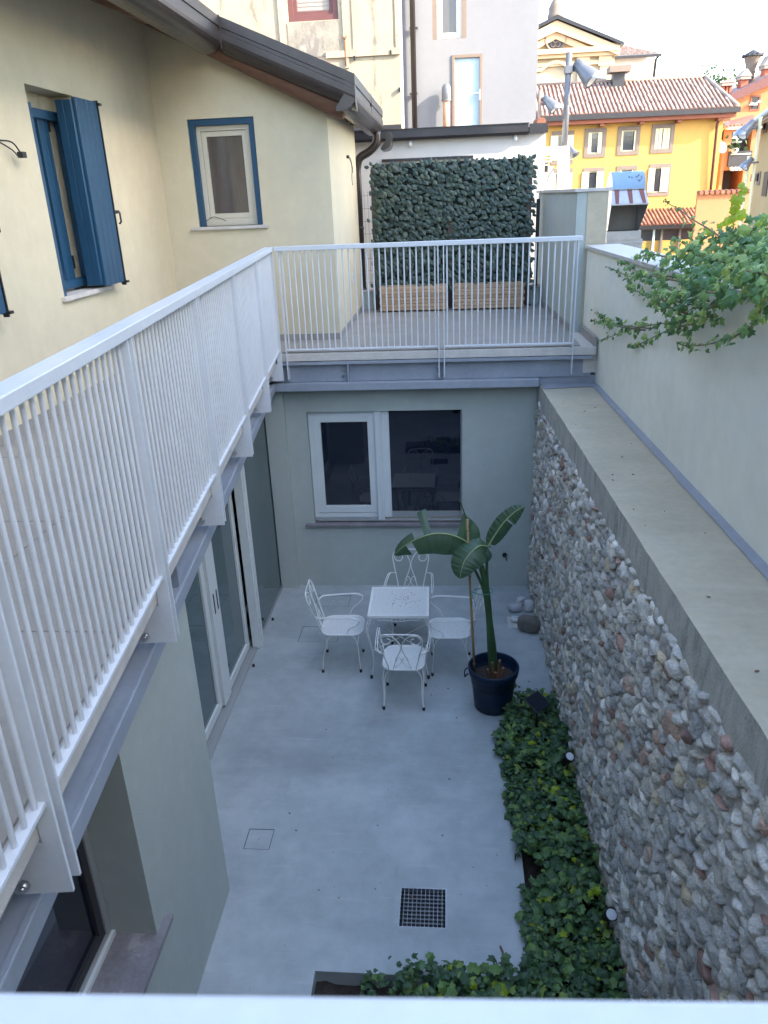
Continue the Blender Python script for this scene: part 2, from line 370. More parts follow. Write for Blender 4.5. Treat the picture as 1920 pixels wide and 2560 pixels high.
# ------------------------------------------------------------------ the setting
struct = dict(kind='structure')
g = MB(); g.box(-400, 400, -300, 600, -1.2, -.30); g.build('ground', ground_m, **struct)
# courtyard slab, with the planting bed, the drain and the hatches left out
FX0, FX1, FY0, FY1 = -2.4, 1.22, -.6, 8.45
GR = (-.361, -.044, 3.615, 3.93)
HATCH = [(-1.557, -1.36, 4.222, 4.42), (-1.675, -1.24, 7.10, 7.42), (-1.62, -1.21, 7.88, 8.16)]
BED1, BED2 = (.50, 1.22, 2.55, 6.03), (-.86, .50, 2.55, 3.28)
holes = [GR, *HATCH, BED1, BED2]
xs = sorted({FX0, FX1, *[h[0] for h in holes], *[h[1] for h in holes]}); ys = sorted({FY0, FY1, *[h[2] for h in holes], *[h[3] for h in holes]})
g = MB()
for i in range(len(xs)-1):
    for j in range(len(ys)-1):
        cx, cy = (xs[i]+xs[i+1])/2, (ys[j]+ys[j+1])/2
        if any(h[0] < cx < h[1] and h[2] < cy < h[3] for h in holes): continue
        g.face([(xs[i], ys[j], 0), (xs[i+1], ys[j], 0), (xs[i+1], ys[j+1], 0), (xs[i], ys[j+1], 0)])
for h in holes:
    a, b, c, d = h; zb = -.25
    g.face([(a, c, 0), (a, d, 0), (a, d, zb), (a, c, zb)]); g.face([(b, d, 0), (b, c, 0), (b, c, zb), (b, d, zb)])
    g.face([(b, c, 0), (a, c, 0), (a, c, zb), (b, c, zb)]); g.face([(a, d, 0), (b, d, 0), (b, d, zb), (a, d, zb)])
g.build('courtyard_floor', concrete, **struct)
g = MB(); n = 26
def soil_z(x, y): return -.10+.05*noise.noise(Vector((x*4, y*4, 1)))+.02*noise.noise(Vector((x*18, y*18, 3)))
for (x0, x1, y0, y1) in (BED1, BED2):
    nx, ny = max(3, int((x1-x0)/.06)), max(3, int((y1-y0)/.06))
    vs = [(x0+(x1-x0)*i/nx, y0+(y1-y0)*j/ny, soil_z(x0+(x1-x0)*i/nx, y0+(y1-y0)*j/ny)) for j in range(ny+1) for i in range(nx+1)]
    g.add(vs, [(j*(nx+1)+i, j*(nx+1)+i+1, (j+1)*(nx+1)+i+1, (j+1)*(nx+1)+i) for j in range(ny) for i in range(nx)], True)
g.build('soil_bed', soil_m, **struct)

# terrace and walkway deck: everything left of / behind the railings
RA = math.radians(6.24); RN = Vector((math.cos(RA), math.sin(RA), 0)); RT = Vector((-math.sin(RA), math.cos(RA), 0))
TZ = 2.94
def RP(d, s_, z): return RN*d+RT*s_+Vector((0, 0, z))
BACKY = 8.24
def deck_polys(poly, thin=True):
    """split a convex plan polygon into its walkway part (left of the rail line), its terrace part and the near balcony"""
    out = []
    p = clip(clip(poly, RN.x, RN.y, -1.0 if thin else -1.16), 0, 1, 8.245 if thin else 8.36); p = clip(p, 0, -1, -.27) if p else p
    if len(p) > 2: out.append(p)
    p = clip(poly, 0, -1, -(8.2455 if thin else 8.3605))
    if len(p) > 2: out.append(p)
    p = clip(poly, 0, 1, .27)
    if len(p) > 2: out.append(p)
    return out
g = MB()
for q in deck_polys([(-3.15, -1.0), (1.5, -1.0), (1.5, 12.2), (-3.15, 12.2)]):
    g.prism([(x, y, 2.845) for x, y in q], (0, 0, TZ-.012-2.845))
for q in deck_polys([(-3.15, -1.0), (1.5, -1.0), (1.5, 12.2), (-3.15, 12.2)], False):
    g.prism([(x, y, 2.62) for x, y in q], (0, 0, .22))
deck = g.build('terrace_floor', grout_m, **struct)
tp = 1.1; k = 0
for i in range(-4, 3):
    for j in range(-12, 3):
        x0, y0 = .13+i*tp, 10.165+j*tp; j_ = .003
        q = [(x0+j_, y0+j_), (x0+tp-j_, y0+j_), (x0+tp-j_, y0+tp-j_), (x0+j_, y0+tp-j_)]
        for a, b, c in ((1, 0, 1.37), (-1, 0, 3.145), (0, 1, 11.75), (0, -1, .95)):
            q = clip(q, a, b, c) if len(q) > 2 else []
        if len(q) < 3: continue
        for pq in deck_polys(q):
            ins = [pq]
            if min(p[1] for p in pq) < 9.0 < max(p[1] for p in pq) and min(p[0] for p in pq) < -1.28:
                ins = [clip(pq, 0, 1, 8.995), clip(clip(pq, 0, -1, -8.995), -1, 0, 1.275)]
            elif min(p[1] for p in pq) >= 9.0: ins = [clip(pq, -1, 0, 1.275)]
            for z in ins:
                if len(z) > 2: MB().prism([(x, y, TZ-.011) for x, y in z], (0, 0, .011)).build('tile', tile_m, deck)
# ------------------------------------------------------------------ the rendered house on the left
X_, Y_ = Vector((1, 0, 0)), Vector((0, 1, 0))
house = thing('rendered_house', 'beige rendered house with blue shutters, timber eaves and dark gutter beside the railed walkway', 'house', (-3.15, 4, 0))
WL = -3.15
# upper wall over the walkway, with two shuttered windows and a third nearer the camera
wins = [(6.26, 7.06), (4.18, 4.98)]
m = MB(); wall(m, (WL, -3, TZ), Y_, X_, 12, TZ-.1, 6.35, .35, [(a+3, b+3, 3.80, 5.345) for a, b in wins]); m.build('wall', plaster, house)
m = MB(); wall(m, (WL-.2, 9.0, TZ), X_, -Y_, -1.283-WL+.2, TZ-.1, 6.4, .35, [(-2.80-WL+.2, -2.07-WL+.2, 4.225, 5.31)])
m.v = [(x, y, min(z, 5.46+.45*(-1.285-x)) if z > 5.6 else z) for x, y, z in m.v]; m.build('wall', plaster, house)
m = MB(); wall(m, (-1.28, 9.001, TZ), Y_, X_, 2.55, TZ-.1, 5.45, .35); m.build('wall', plaster, house)
m = MB(); m.box(-8, -1.62, 11.2, 11.5, 0, 5.6); m.build('wall', plaster, house)
for a, b in ((WL+.0, 'l'),):
    m = MB(); m.box(WL+.0015, WL+.012, -1, 8.985, TZ, TZ+.075); m.build('skirting', tile_m, house)
m = MB(); m.box(WL+.014, -1.2805, 8.988, 8.999, TZ, TZ+.075); m.box(-1.2805, -1.268, 8.988, 11.54, TZ, TZ+.075); m.build('skirting', tile_m, house)

def shutter_leaf(o, u, n, wd, z0, z1, par, nb=3, th=.035, name='shutter'):
    """boarded leaf from o along u, thickness along n, grooves between boards"""
    m = MB(); u, n = Vector(u).normalized(), Vector(n).normalized(); bw = wd/nb
    for k in range(nb):
        m.obox(Vector(o)+u*(k*bw+.002)+Zu*(z0-o[2]), u*(bw-.004), n*th, Zu*(z1-z0))
    m.obox(Vector(o)+n*.004+Zu*(z0+.003-o[2]), u*wd, n*(th-.008), Zu*(z1-z0-.006))
    return m.build(name, blue_m, par, bevel=.003)
for a, b in wins:
    z0, z1 = 3.80, 5.345; o = (WL, 0, 0)
    wn = MB(); frame(wn, o, Y_, X_, a+.005, b-.005, z0+.03, z1-.13, .07, .10, .17); wn = wn.build('window', blue_m, house, bevel=.004)
    m = MB(); slab(m, o, Y_, X_, a, b, z1-.13, z1-.001, .20, .30); m.build('lintel', plaster, wn)
    m = MB(); frame(m, o, Y_, X_, a+.075, b-.075, z0+.1, z1-.2, .06, .19, .24); m.build('sash', white_pvc, wn)
    m = MB(); slab(m, o, Y_, X_, a+.135, b-.135, z0+.16, z1-.26, .215, .225); m.build('pane', glass_sky, wn)
    m = MB(); slab(m, o, Y_, X_, b-.235, b-.001, z0+.004, z1-.002, .185, .30); m.build('reveal', plaster, wn)
    m = MB(); slab(m, o, Y_, X_, b-.44, b-.272, z0+.03, z1-.14, .13, .165); slab(m, o, Y_, X_, b-.36, b-.35, z0+.03, z1-.14, .126, .13); m.build('inner_shutter', blue_m, wn, bevel=.003)
    m = MB(); slab(m, o, Y_, X_, a-.055, b+.1, z0-.035, z0+.003, -.035, .22); m.build('sill', sill_m, wn, bevel=.004)
    m = MB(); slab(m, o, Y_, X_, a+.001, a+.05, z0+.001, z1-.12, .0, .09); slab(m, o, Y_, X_, a+.05, a+.075, z0+.001, z1-.12, .02, .09); m.build('shutter_post', blue_m, wn, bevel=.003)
    shutter_leaf((WL-.055, b-.20, z0), (1, 0, 0), (0, -1, 0), .135, z0+.03, z1-.05, wn, 2)
    shutter_leaf((WL+.105, b-.195, z0), (.03, 1, 0), (-1, 0, 0), .385, z0+.02, z1-.03, wn, 4)
    m = MB(); m.box(WL+.085, WL+.125, b+.192, b+.206, z0-.01, z1-.02)
    for z in (z0+.01, z1-.06): m.box(WL+.08, WL+.145, b+.18, b+.232, z, z+.02)
    m.tube([(WL+.11, b+.23, 4.42), (WL+.13, b+.29, 4.42), (WL+.13, b+.295, 4.34), (WL+.12, b+.275, 4.325)], .009, 6)
    m.tube([(WL+.1, b+.23, 4.43), (WL+.125, b+.285, 4.43)], .012, 6); m.build('latch', black_iron, wn)
    m = MB()
    for z in (z0+.18, z1-.28): m.box(WL-.175, WL-.14, b-.250, b-.215, z, z+.11)
    m.build('hinge', black_iron, wn)
# window in the wall that faces the camera
o = (0, 9.0, 0)
wn = MB(); frame(wn, o, X_, -Y_, -2.797, -2.073, 4.226, 5.308, .062, .02, .11, wb=.002); wn = wn.build('window', blue_m, house, bevel=.003)
m = MB(); frame(m, o, X_, -Y_, -2.735, -2.135, 4.232, 5.245, .05, .075, .13, wb=.075); frame(m, o, X_, -Y_, -2.683, -2.187, 4.31, 5.19, .05, .09, .14); m.build('sash', cream_pvc, wn, bevel=.003)
m = MB(); slab(m, o, X_, -Y_, -2.632, -2.238, 4.36, 5.14, .11, .12); m.build('pane', glass_curt, wn)
m = MB(); slab(m, o, X_, -Y_, -2.89, -2.015, 4.193, 4.228, -.04, .14); m.build('sill', sill_m, wn, bevel=.004)
m = MB(); m.tube(bez([(-2.69, 8.92, 4.29), (-2.6, 8.9, 4.33), (-2.52, 8.9, 4.31), (-2.46, 8.9, 4.285)], 12), .004, 5); m.build('loose_wire', black_iron, wn)
# roof: one slope falling towards +x, stepped eave
def rz(x): return 5.60+.423*(-.92-x)
m = MB()
m.prism([(-8, -4, rz(-2.2)-.3), (-4.6, -4, rz(-4.6)-.06), (-2.26, -4, rz(-2.26)-.06), (-2.26, -4, rz(-2.26)-.16), (-4.6, -4, rz(-4.6)-.16), (-8, -4, rz(-2.2)-.4)], (0, 16, 0))
m.prism([(-2.26, 8.64, rz(-2.26)-.061), (-.98, 8.64, rz(-.98)-.061), (-.98, 8.64, rz(-.98)-.16), (-2.26, 8.64, rz(-2.26)-.16)], (0, 3.36, 0))
roof = m.build('roof', tile_red, house)
m = MB()
m.prism([(-3.1, -4, rz(-3.1)-.161), (-2.30, -4, rz(-2.30)-.161), (-2.30, -4, rz(-2.30)-.19), (-3.1, -4, rz(-3.1)-.19)], (0, 12.6, 0))
m.prism([(-3.1, 8.61, rz(-3.1)-.162), (-1.0, 8.61, rz(-1.0)-.162), (-1.0, 8.61, rz(-1.0)-.19), (-3.1, 8.61, rz(-3.1)-.19)], (0, 3.3, 0)); m.build('soffit', soffit_m, roof)
# gutter: folded flashing above a deep quarter-round trough
prof = [(-.10, -.005), (.0, -.005), (.0, -.095), (-.012, -.10), (-.012, -.135), (.0, -.14), (.0, -.20)] + \
       [(-.16+.16*math.cos(a), -.20-.125*math.sin(a)) for a in [i*math.pi/14 for i in range(1, 8)]] + [(-.20, -.325), (-.20, -.29), (-.17, -.25), (-.10, -.16)]
def gutter(p0, p1, out, par, name='gutter', mt=None, sc=1.0):
    p0, p1, out = Vector(p0), Vector(p1), Vector(out)
    a = [p0+out*(u*sc)+Zu*(v*sc) for u, v in prof]; b = [p1+out*(u*sc)+Zu*(v*sc) for u, v in prof]; n = len(prof)
    m = MB(); m.add(a+b, [(i, (i+1) % n, (i+1) % n+n, i+n) for i in range(n)], False)
    m.face(list(reversed(a))); m.face(b)
    return m.build(name, mt or copper_gut, par)
gutter((-2.22, -4, 6.155), (-2.22, 8.557, 6.155), X_, roof)
gutter((-2.223, 8.55, 6.156), (-.923, 8.55, 5.601), -Y_, roof)
gutter((-.92, 8.553, 5.60), (-.92, 12.05, 5.60), X_, roof)
gutter((-.80, 11.75, 5.30), (-.80, 12.25, 5.30), X_, roof, sc=.7)
MB().box(-1.0, -.917, 10.29, 10.31, 5.40, 5.603).build('gutter_seam', copper_gut, roof)
MB().box(-2.228, -2.212, 8.543, 8.556, 5.87, 6.157).build('gutter_seam', copper_gut, roof)
# rafters
def log(p0, p1, r, par, sq=1.25, name='rafter'):
    m = MB(); p0, p1 = Vector(p0), Vector(p1); t = (p1-p0).normalized(); side = t.cross(Zu).normalized(); up = side.cross(t)
    n = 14; A, B, Cc = [], [], []
    for k in range(n):
        a = 2*math.pi*k/n; cx, cz = math.cos(a), math.sin(a); q = 1/max(abs(cx), abs(cz))
        rr = .35+.65*min(q, 1.16)
        v = side*(cx*r*rr)+up*(cz*r*rr*sq); A.append(p0+v); B.append(p1-t*.03+v); Cc.append(p1+v*.86)
    m.add(A+B+Cc, [(k, (k+1) % n, (k+1) % n+n, k+n) for k in range(n)]+[(k+n, (k+1) % n+n, (k+1) % n+2*n, k+2*n) for k in range(n)], True)
    m.face(list(reversed(A))); m.face(Cc); return m.build(name, wood_dark, par)
log((-3.2, 8.80, 6.40), (-1.03, 8.80, 5.335), .118, roof, 1.28)
for y in (9.28, 9.75, 10.22, 10.7, 11.15): log((-1.7, y, rz(-1.7)-.28), (-1.02, y, rz(-1.02)-.28), .095, roof, 1.1)
log((-3.3, 7.45, rz(-3.3)-.27), (-2.5, 7.45, rz(-2.5)-.27), .09, roof)
for y in (2.0, 4.0, 5.8): log((-3.3, y, rz(-3.3)-.27), (-2.5, y, rz(-2.5)-.27), .09, roof)
log((-3.02, 6.9, 6.24), (-3.02, 8.75, 6.24), .075, roof, 1.2, 'wall_plate')
# downpipe with swan neck
m = MB(); m.tube(bez([(-.99, 11.72, 5.30), (-1.0, 11.72, 5.16), (-1.10, 11.72, 5.06), (-1.24, 11.72, 4.98), (-1.285, 11.72, 4.84), (-1.285, 11.72, 4.7)], 20)+[Vector((-1.285, 11.72, 2.95))], .058, 12)
for z in (4.05, 3.2): m.tube([(-1.285, 11.72, z), (-1.285, 11.72, z+.03)], .066, 12)
m.build('downpipe', copper_gut, house)
m = MB(); m.box(-1.279, -1.27, 10.45, 10.53, 3.42, 3.55); m.build('wall_socket', white_pvc, house, bevel=.003)
m = MB()
for dx, pts in ((0, [(-1.27, 10.55, 4.95), (-1.24, 10.6, 4.93), (-1.23, 10.72, 4.80), (-1.25, 10.85, 4.77)]), (0, [(-1.26, 10.6, 4.95), (-1.23, 10.62, 4.85), (-1.24, 10.66, 4.7), (-1.23, 10.6, 4.62)])):
    m.tube(bez(pts, 12), .004, 5)
m.box(-1.279, -1.25, 10.52, 10.60, 4.93, 4.965); m.build('wall_wires', black_iron, house)
m = MB(); m.tube(bez([(WL, 5.72, 4.93), (WL+.05, 5.82, 4.92), (WL+.07, 5.88, 4.85)], 10), .006, 5); m.tube(bez([(WL, 5.7, 4.93), (WL+.06, 5.78, 4.87), (WL+.08, 5.82, 4.82)], 10), .005, 5)
m.box(WL+.05, WL+.09, 5.86, 5.92, 4.82, 4.86); m.build('wall_wires', black_iron, house)
# ground floor front: thick pier with window, deep recess with sliding doors
PX, DX = -1.56, -2.09
m = MB(); wall(m, (PX, -1.0, 0), Y_, X_, 4.855, -.2, 2.61, .7, [(.3+1, 2.785+1, .866, 2.35)]); m.build('wall', plaster_low, house)
m = MB(); m.box(-3.2, DX-.35, 3.855, 8.8, 0, 2.61); m.build('wall', plaster_low, house)
lw = MB(); o = (PX, 0, 0); frame(lw, o, Y_, X_, .31, 2.778, .90, 2.34, .045, .24, .31); lw = lw.build('window', grey_alu, house, bevel=.003)
m = MB(); frame(m, o, Y_, X_, .36, 2.73, .95, 2.29, .05, .25, .30); m.build('sash', dark_shut, lw)
m = MB(); slab(m, o, Y_, X_, .41, 2.68, 1.0, 2.24, .27, .28); m.build('pane', glass_dark, lw)
m = MB(); slab(m, o, Y_, X_, .31, 2.778, .895, .925, .22, .24); m.build('frame_trim', white_pvc, lw)
m = MB(); slab(m, o, Y_, X_, .2, 2.91, .862, .898, -.045, .295); m.build('sill', slate_m, lw, bevel=.003)
sd_ = MB(); o = (DX, 0, 0); frame(sd_, o, Y_, X_, 3.87, 8.40, .0, 2.55, .05, .10, .20, wb=.02); sd_ = sd_.build('sliding_door', white_pvc, house)
m = MB(); slab(m, o, Y_, X_, 6.955, 7.10, .002, 2.5, -.04, .05); slab(m, o, Y_, X_, 7.0, 7.02, .003, 2.49, -.05, -.04); m.build('post', white_pvc, sd_, bevel=.004)
m = MB(); slab(m, o, Y_, X_, 7.10, 8.372, .02, 2.5, .02, .032); m.build('pane', glass_green, sd_)
m = MB(); slab(m, o, Y_, X_, 7.10, 8.372, .0, .02, .005, .05); m.build('glazing_channel', grey_alu, sd_)
m = MB(); slab(m, o, Y_, X_, 8.372, 8.40, .0, 2.5, -.012, .06); m.build('glazing_channel', white_pvc, sd_)
lf = MB(); frame(lf, o, Y_, X_, 5.90, 6.94, .03, 2.48, .09, .075, .125); slab(lf, o, Y_, X_, 5.90, 6.12, .03, 2.48, .055, .075); lf = lf.build('leaf', white_pvc, sd_, bevel=.004)
m = MB(); slab(m, o, Y_, X_, 5.99, 6.85, .12, 2.39, .095, .105); m.build('pane', glass_green, lf)
m = MB()
for y in (5.955, 6.045):
    slab(m, o, Y_, X_, y, y+.022, 1.0, 1.2, .050, .0545)
m.build('handle', black_iron, lf, bevel=.008)
lf2 = MB(); frame(lf2, o, Y_, X_, 3.9, 5.90, .03, 2.48, .09, .085, .135); lf2 = lf2.build('leaf', white_pvc, sd_, bevel=.004)
m = MB(); slab(m, o, Y_, X_, 3.99, 5.81, .12, 2.39, .105, .115); m.build('pane', glass_green, lf2)
m = MB(); slab(m, o, Y_, X_, 3.87, 6.955, -.0, .012, .035, .10); slab(m, o, Y_, X_, 3.87, 6.955, -.0, .02, -.005, .035); m.build('track', grey_alu, sd_)

# ------------------------------------------------------------------ back wall of the courtyard with its window
cw = thing('courtyard_wall', 'shaded grey plaster end wall under the terrace with a wide two part window', 'wall', (-.4, 8.42, 0))
m = MB(); wall(m, (-2.4, 8.42, 0), X_, -Y_, 3.6, -.2, 2.61, .3, [(-1.64+2.4, .135+2.4, .815, 2.222)]); m.build('wall', plaster_low, cw)
m = MB(); m.box(-2.10, -1.88, 8.33, 8.419, 0, 2.60); m.build('pilaster', plaster_low, cw)
o = (0, 8.42, 0)
wn = MB(); frame(wn, o, X_, -Y_, -1.635, -.71, .90, 2.218, .055, .055, .13); wn = wn.build('window', white_pvc, cw, bevel=.003)
m = MB(); frame(m, o, X_, -Y_, -1.58, -.865, .96, 2.17, .085, .05, .11); m.build('sash', white_pvc, wn, bevel=.004)
m = MB(); slab(m, o, X_, -Y_, -1.498, -.945, 1.04, 2.09, .085, .095); m.build('pane', glass_dark, wn)
m = MB(); slab(m, o, X_, -Y_, -.865, -.785, .875, 2.217, .02, .055); slab(m, o, X_, -Y_, -.785, -.70, .90, 2.217, .045, .10); slab(m, o, X_, -Y_, -.81, -.80, .876, 2.216, .015, .02); m.build('mullion', white_pvc, wn, bevel=.003)
m = MB(); slab(m, o, X_, -Y_, -.70, .12, .97, 2.219, .07, .085); m.build('pane', glass_dark, wn)
m = MB(); slab(m, o, X_, -Y_, -1.63, -.865, .878, .905, .03, .10); slab(m, o, X_, -Y_, -.70, .13, .90, .965, .055, .12); slab(m, o, X_, -Y_, -1.60, .13, .865, .879, .01, .12); slab(m, o, X_, -Y_, .118, .133, .96, 2.22, .05, .10); m.build('rail', grey_alu, wn)
m = MB(); slab(m, o, X_, -Y_, -1.745, .20, .81, .845, -.045, .15); m.build('sill', slate_m, cw, bevel=.003)
m = MB(); m.tube([(.645, 8.42, .42), (.645, 8.405, .42)], .028, 10); m.tube(bez([(.64, 8.41, .42), (.66, 8.38, .40), (.67, 8.37, .36)], 8), .006, 5); m.build('cable_outlet', black_iron, cw)

# ------------------------------------------------------------------ steel beams under the deck edges
def ibeam(name, label, o, u, n, L, stiff, group=None, Lb=None):
    """o: point on the front edge of the bottom flange at z=0"""
    o, u, n = Vector(o), Vector(u), Vector(n)
    t = thing(name, label, 'steel beam', tuple(o+Zu*2.515), group)
    m = MB(); slab(m, o, u, n, 0, min(L, Lb or L), 2.515, 2.600, .0, .20); m.build('bottom_flange', beam_m, t, bevel=.005)
    m = MB(); slab(m, o, u, n, 0, min(L, Lb or L), 2.5995, 2.607, .006, .02); slab(m, o, u, n, 0, L, 2.604, 2.800, .085, .10); m.build('web', beam_m, t)
    m = MB(); slab(m, o, u, n, 0, L, 2.800, 2.838, .012, .19); m.build('top_flange', beam_m, t, bevel=.004)
    for s_ in stiff:
        m = MB(); slab(m, o, u, n, s_, s_+.014, 2.6, 2.80, .015, .085); m.build('stiffener', beam_m, t)
        for z in (2.66, 2.74):
            m = MB(); c = o+u*(s_-.05)-n*.085+Zu*z; m.tube([c, c+n*.018], .017, 6); m.build('bolt', bolt_m, t)
    return t
b1 = ibeam('steel_beam', 'long grey steel beam along the left side under the walkway railing', RN*-1.02+RT*-.3, RT, RN, 8.75, (.9, 2.05, 3.9, 5.0, 6.3))
b2 = ibeam('steel_beam', 'shorter grey steel beam across the end wall under the terrace railing', (-1.93, 8.20, 0), X_, -Y_, 3.43, (.82, 1.86), Lb=2.88)
m = MB(); m.box(-1.84, 1.53, 8.205, 8.239, 2.845, 2.928); m.build('edge_slab', sill_m, deck, bevel=.004)
m = MB(); m.obox(RP(-1.0, -.3, 2.845), RT*8.5, RN*.034, Zu*.083); m.build('edge_slab', sill_m, deck)

# ------------------------------------------------------------------ railings
def railing(t, o, u, n, L, posts, top=True, joint=()):
    """o on the outer face at z=0; posts = positions of paired plates; balusters between them"""
    o, u, n = Vector(o), Vector(u).normalized(), Vector(n).normalized()
    segs = [0, *joint, L]
    for a, b in zip(segs[:-1], segs[1:]):
        m = MB(); slab(m, o, u, n, a+(.004 if a else 0), b-(.004 if b < L else 0), 3.985, 4.03, .0, .085); m.build('handrail', rail_m, t, bevel=.004)
    pl = None; bl = None
    mp = MB(); mp.prism([o*0-n*.0+Zu*2.645, o*0+Zu*3.984, -n*.052+Zu*3.984, -n*.052+Zu*2.86, -n*.052+Zu*2.83, -n*.165+Zu*2.80, -n*.165+Zu*2.645], u*.011)
    me_p = mp.mesh('post_plate', rail_m)
    mb_ = MB(); mb_.tube([Zu*2.975, Zu*3.986], .0082, 7, caps=False); me_b = mb_.mesh('baluster', rail_m)
    mo = MB(); mo.tube([-u*.02, Vector((0, 0, 0))], .017, 6); mo.tube([-u*.026, Vector((0, 0, 0))], .009, 6); me_o = mo.mesh('bolt', bolt_m)
    for k, s_ in enumerate(posts):
        for off in (-.034, .023):
            if off < 0 and k == 0: continue
            if off > 0 and k == len(posts)-1: continue
            part(me_p, 'post_plate', t, Matrix.Translation(o+u*(s_+off)))
        part(me_o, 'bolt', t, Matrix.Translation(o+u*(s_-.036)-n*.13+Zu*2.685))
    for a, b in zip(posts[:-1], posts[1:]):
        m = MB(); slab(m, o, u, n, a+.034, b-.034, 2.962, 2.978, .012, .050); m.build('bottom_bar', rail_m, t, bevel=.002)
        nb = max(3, round((b-a-.07)/.0637)); st = (b-a-.06)/nb
        for i in range(nb):
            part(me_b, 'baluster', t, Matrix.Translation(o+u*(a+.03+st*(i+.5))-n*.030))
rl = thing('railing', 'long white balustrade running along the walkway on the left', 'railing', tuple(RP(-.91, 3, 2.94)), 'white balustrades round the courtyard')
railing(rl, RN*-.91, RT, RN, 8.36, [.337, 1.68, 3.02, 4.35, 5.69, 7.02, 8.35], joint=(4.353,))
rb = thing('railing', 'white balustrade across the far end in front of the wooden planters', 'railing', (-.25, 8.2, 2.94), 'white balustrades round the courtyard')
railing(rb, (-1.80, 8.185, 0), X_, -Y_, 3.125, [.012, 1.714, 3.113])
rn = thing('railing', 'blurred white handrail along the bottom edge of the view', 'railing', (.2, .3, 2.94), 'white balustrades round the courtyard')
nu = Vector((math.cos(.0385), math.sin(.0385), 0)); nn_ = Vector((-nu.y, nu.x, 0)); no = Vector((-.045, .2975, 0))
m = MB(); slab(m, no, nu, nn_, -.97, 1.62, 3.985, 4.03, .0, .095); m.build('handrail', rail_m, rn, bevel=.005)
m = MB(); slab(m, no, nu, nn_, -.95, 1.62, 2.962, 2.978, .02, .06); m.build('bottom_bar', rail_m, rn)
mb_ = MB(); mb_.tube([(0, 0, 2.975), (0, 0, 3.986)], .0072, 7, caps=False); me_b = mb_.mesh('baluster', rail_m)
for i in range(41): part(me_b, 'baluster', rn, Matrix.Translation(no-nn_*.04+nu*(-.93+i*.0637)))

# ------------------------------------------------------------------ cobble wall with concrete coping
def cop_x(y): return .964+.0365*(8.3-y)
def wall_x(y, z): return .955+.0167*(8.4-y)+max(0, z)/2.5*(.012+.0198*(8.4-y))
Y0, Y1 = -.4, 8.42
sw = thing('cobble_wall', 'tall wall of grey river cobbles with scraps of red brick below the concrete coping', 'wall', (1.1, 4, 0))
m = MB(); ny, nz = 120, 34; vs = []
for j in range(nz+1):
    for i in range(ny+1):
        y = Y0+(Y1-Y0)*i/ny; z = -.25+2.56*j/nz
        vs.append((wall_x(y, z)+.004+.014*noise.noise(Vector((y*6, z*6, 0)))-.10*max(0, .35-z)**2*(1 if 6.5 < y < 7.6 else .3), y, z))
m.add(vs, [(j*(ny+1)+i, (j+1)*(ny+1)+i, (j+1)*(ny+1)+i+1, j*(ny+1)+i+1) for j in range(nz) for i in range(ny)], True)
m.build('mortar_core', mortar, sw)
m = MB(); nseg = 60
top, face_, back, und = [], [], [], []
for i in range(nseg+1):
    y = Y0+(8.3-Y0)*i/nseg; jx = .006*noise.noise(Vector((y*5, 2, 0))); jz = .006*noise.noise(Vector((y*4, 9, 0)))
    jb = .03*noise.noise(Vector((y*2.2, 5, 1)))
    und.append((wall_x(y, 2.28)+.035, y, 2.275+jb)); face_.append((cop_x(y)+jx*1.5-.004, y, 2.275+jb)); top.append((cop_x(y)+jx, y, 2.52+jz)); back.append((cop_x(y)+.60, y, 2.52))
def strip(mm, A, B, sm=False):
    o = len(mm.v); n_ = len(A); mm.add(A+B, [(i, i+1, i+1+n_, i+n_) for i in range(n_-1)], sm)
strip(m, list(reversed(face_)), list(reversed(top))); strip(m, list(reversed(und)), list(reversed(face_))); m.face([face_[-1], top[-1], back[-1], (back[-1][0], 8.3, 2.27)])
edge = m.build('coping_edge', coping_edge, sw)
m = MB(); strip(m, list(reversed(top)), list(reversed(back))); m.build('coping_top', coping, sw)
m = MB()
ya, yb = 8.19, 8.30
m.prism([(.972, 8.298, 2.524), (1.58, 8.298, 2.524), (1.55, 8.12, 2.524), (1.30, 8.10, 2.524), (.99, 8.05, 2.524)], (0, 0, .008))
a_, b_ = [], []
for i in range(50):
    y = 8.13-i*.175; xx = 1.548+.033*(8.54-y); wv = .012*noise.noise(Vector((y*3, 0, 7)))
    a_.append((xx-.055+wv, y, 2.526)); b_.append((xx+.01, y, 2.545))
m.box(.957, 1.56, 8.302, 8.46, 2.27, 2.612); strip(m, b_, a_); strip(m, [(p[0], p[1], 2.60) for p in b_], b_); m.build('membrane', membrane, sw)
m = MB()
for i in range(26):
    y = .6+7*R.random(); x = cop_x(y)+.06+.45*R.random(); s_ = R.choice((.003, .004, .007))
    a = R.random()*6.3; m.obox((x, y, 2.523), (s_*math.cos(a)*R.uniform(1, 3), s_*math.sin(a)*2, 0), (-s_*math.sin(a), s_*math.cos(a), 0), (0, 0, .004))
m.build('leaf_litter', husk_m, sw)
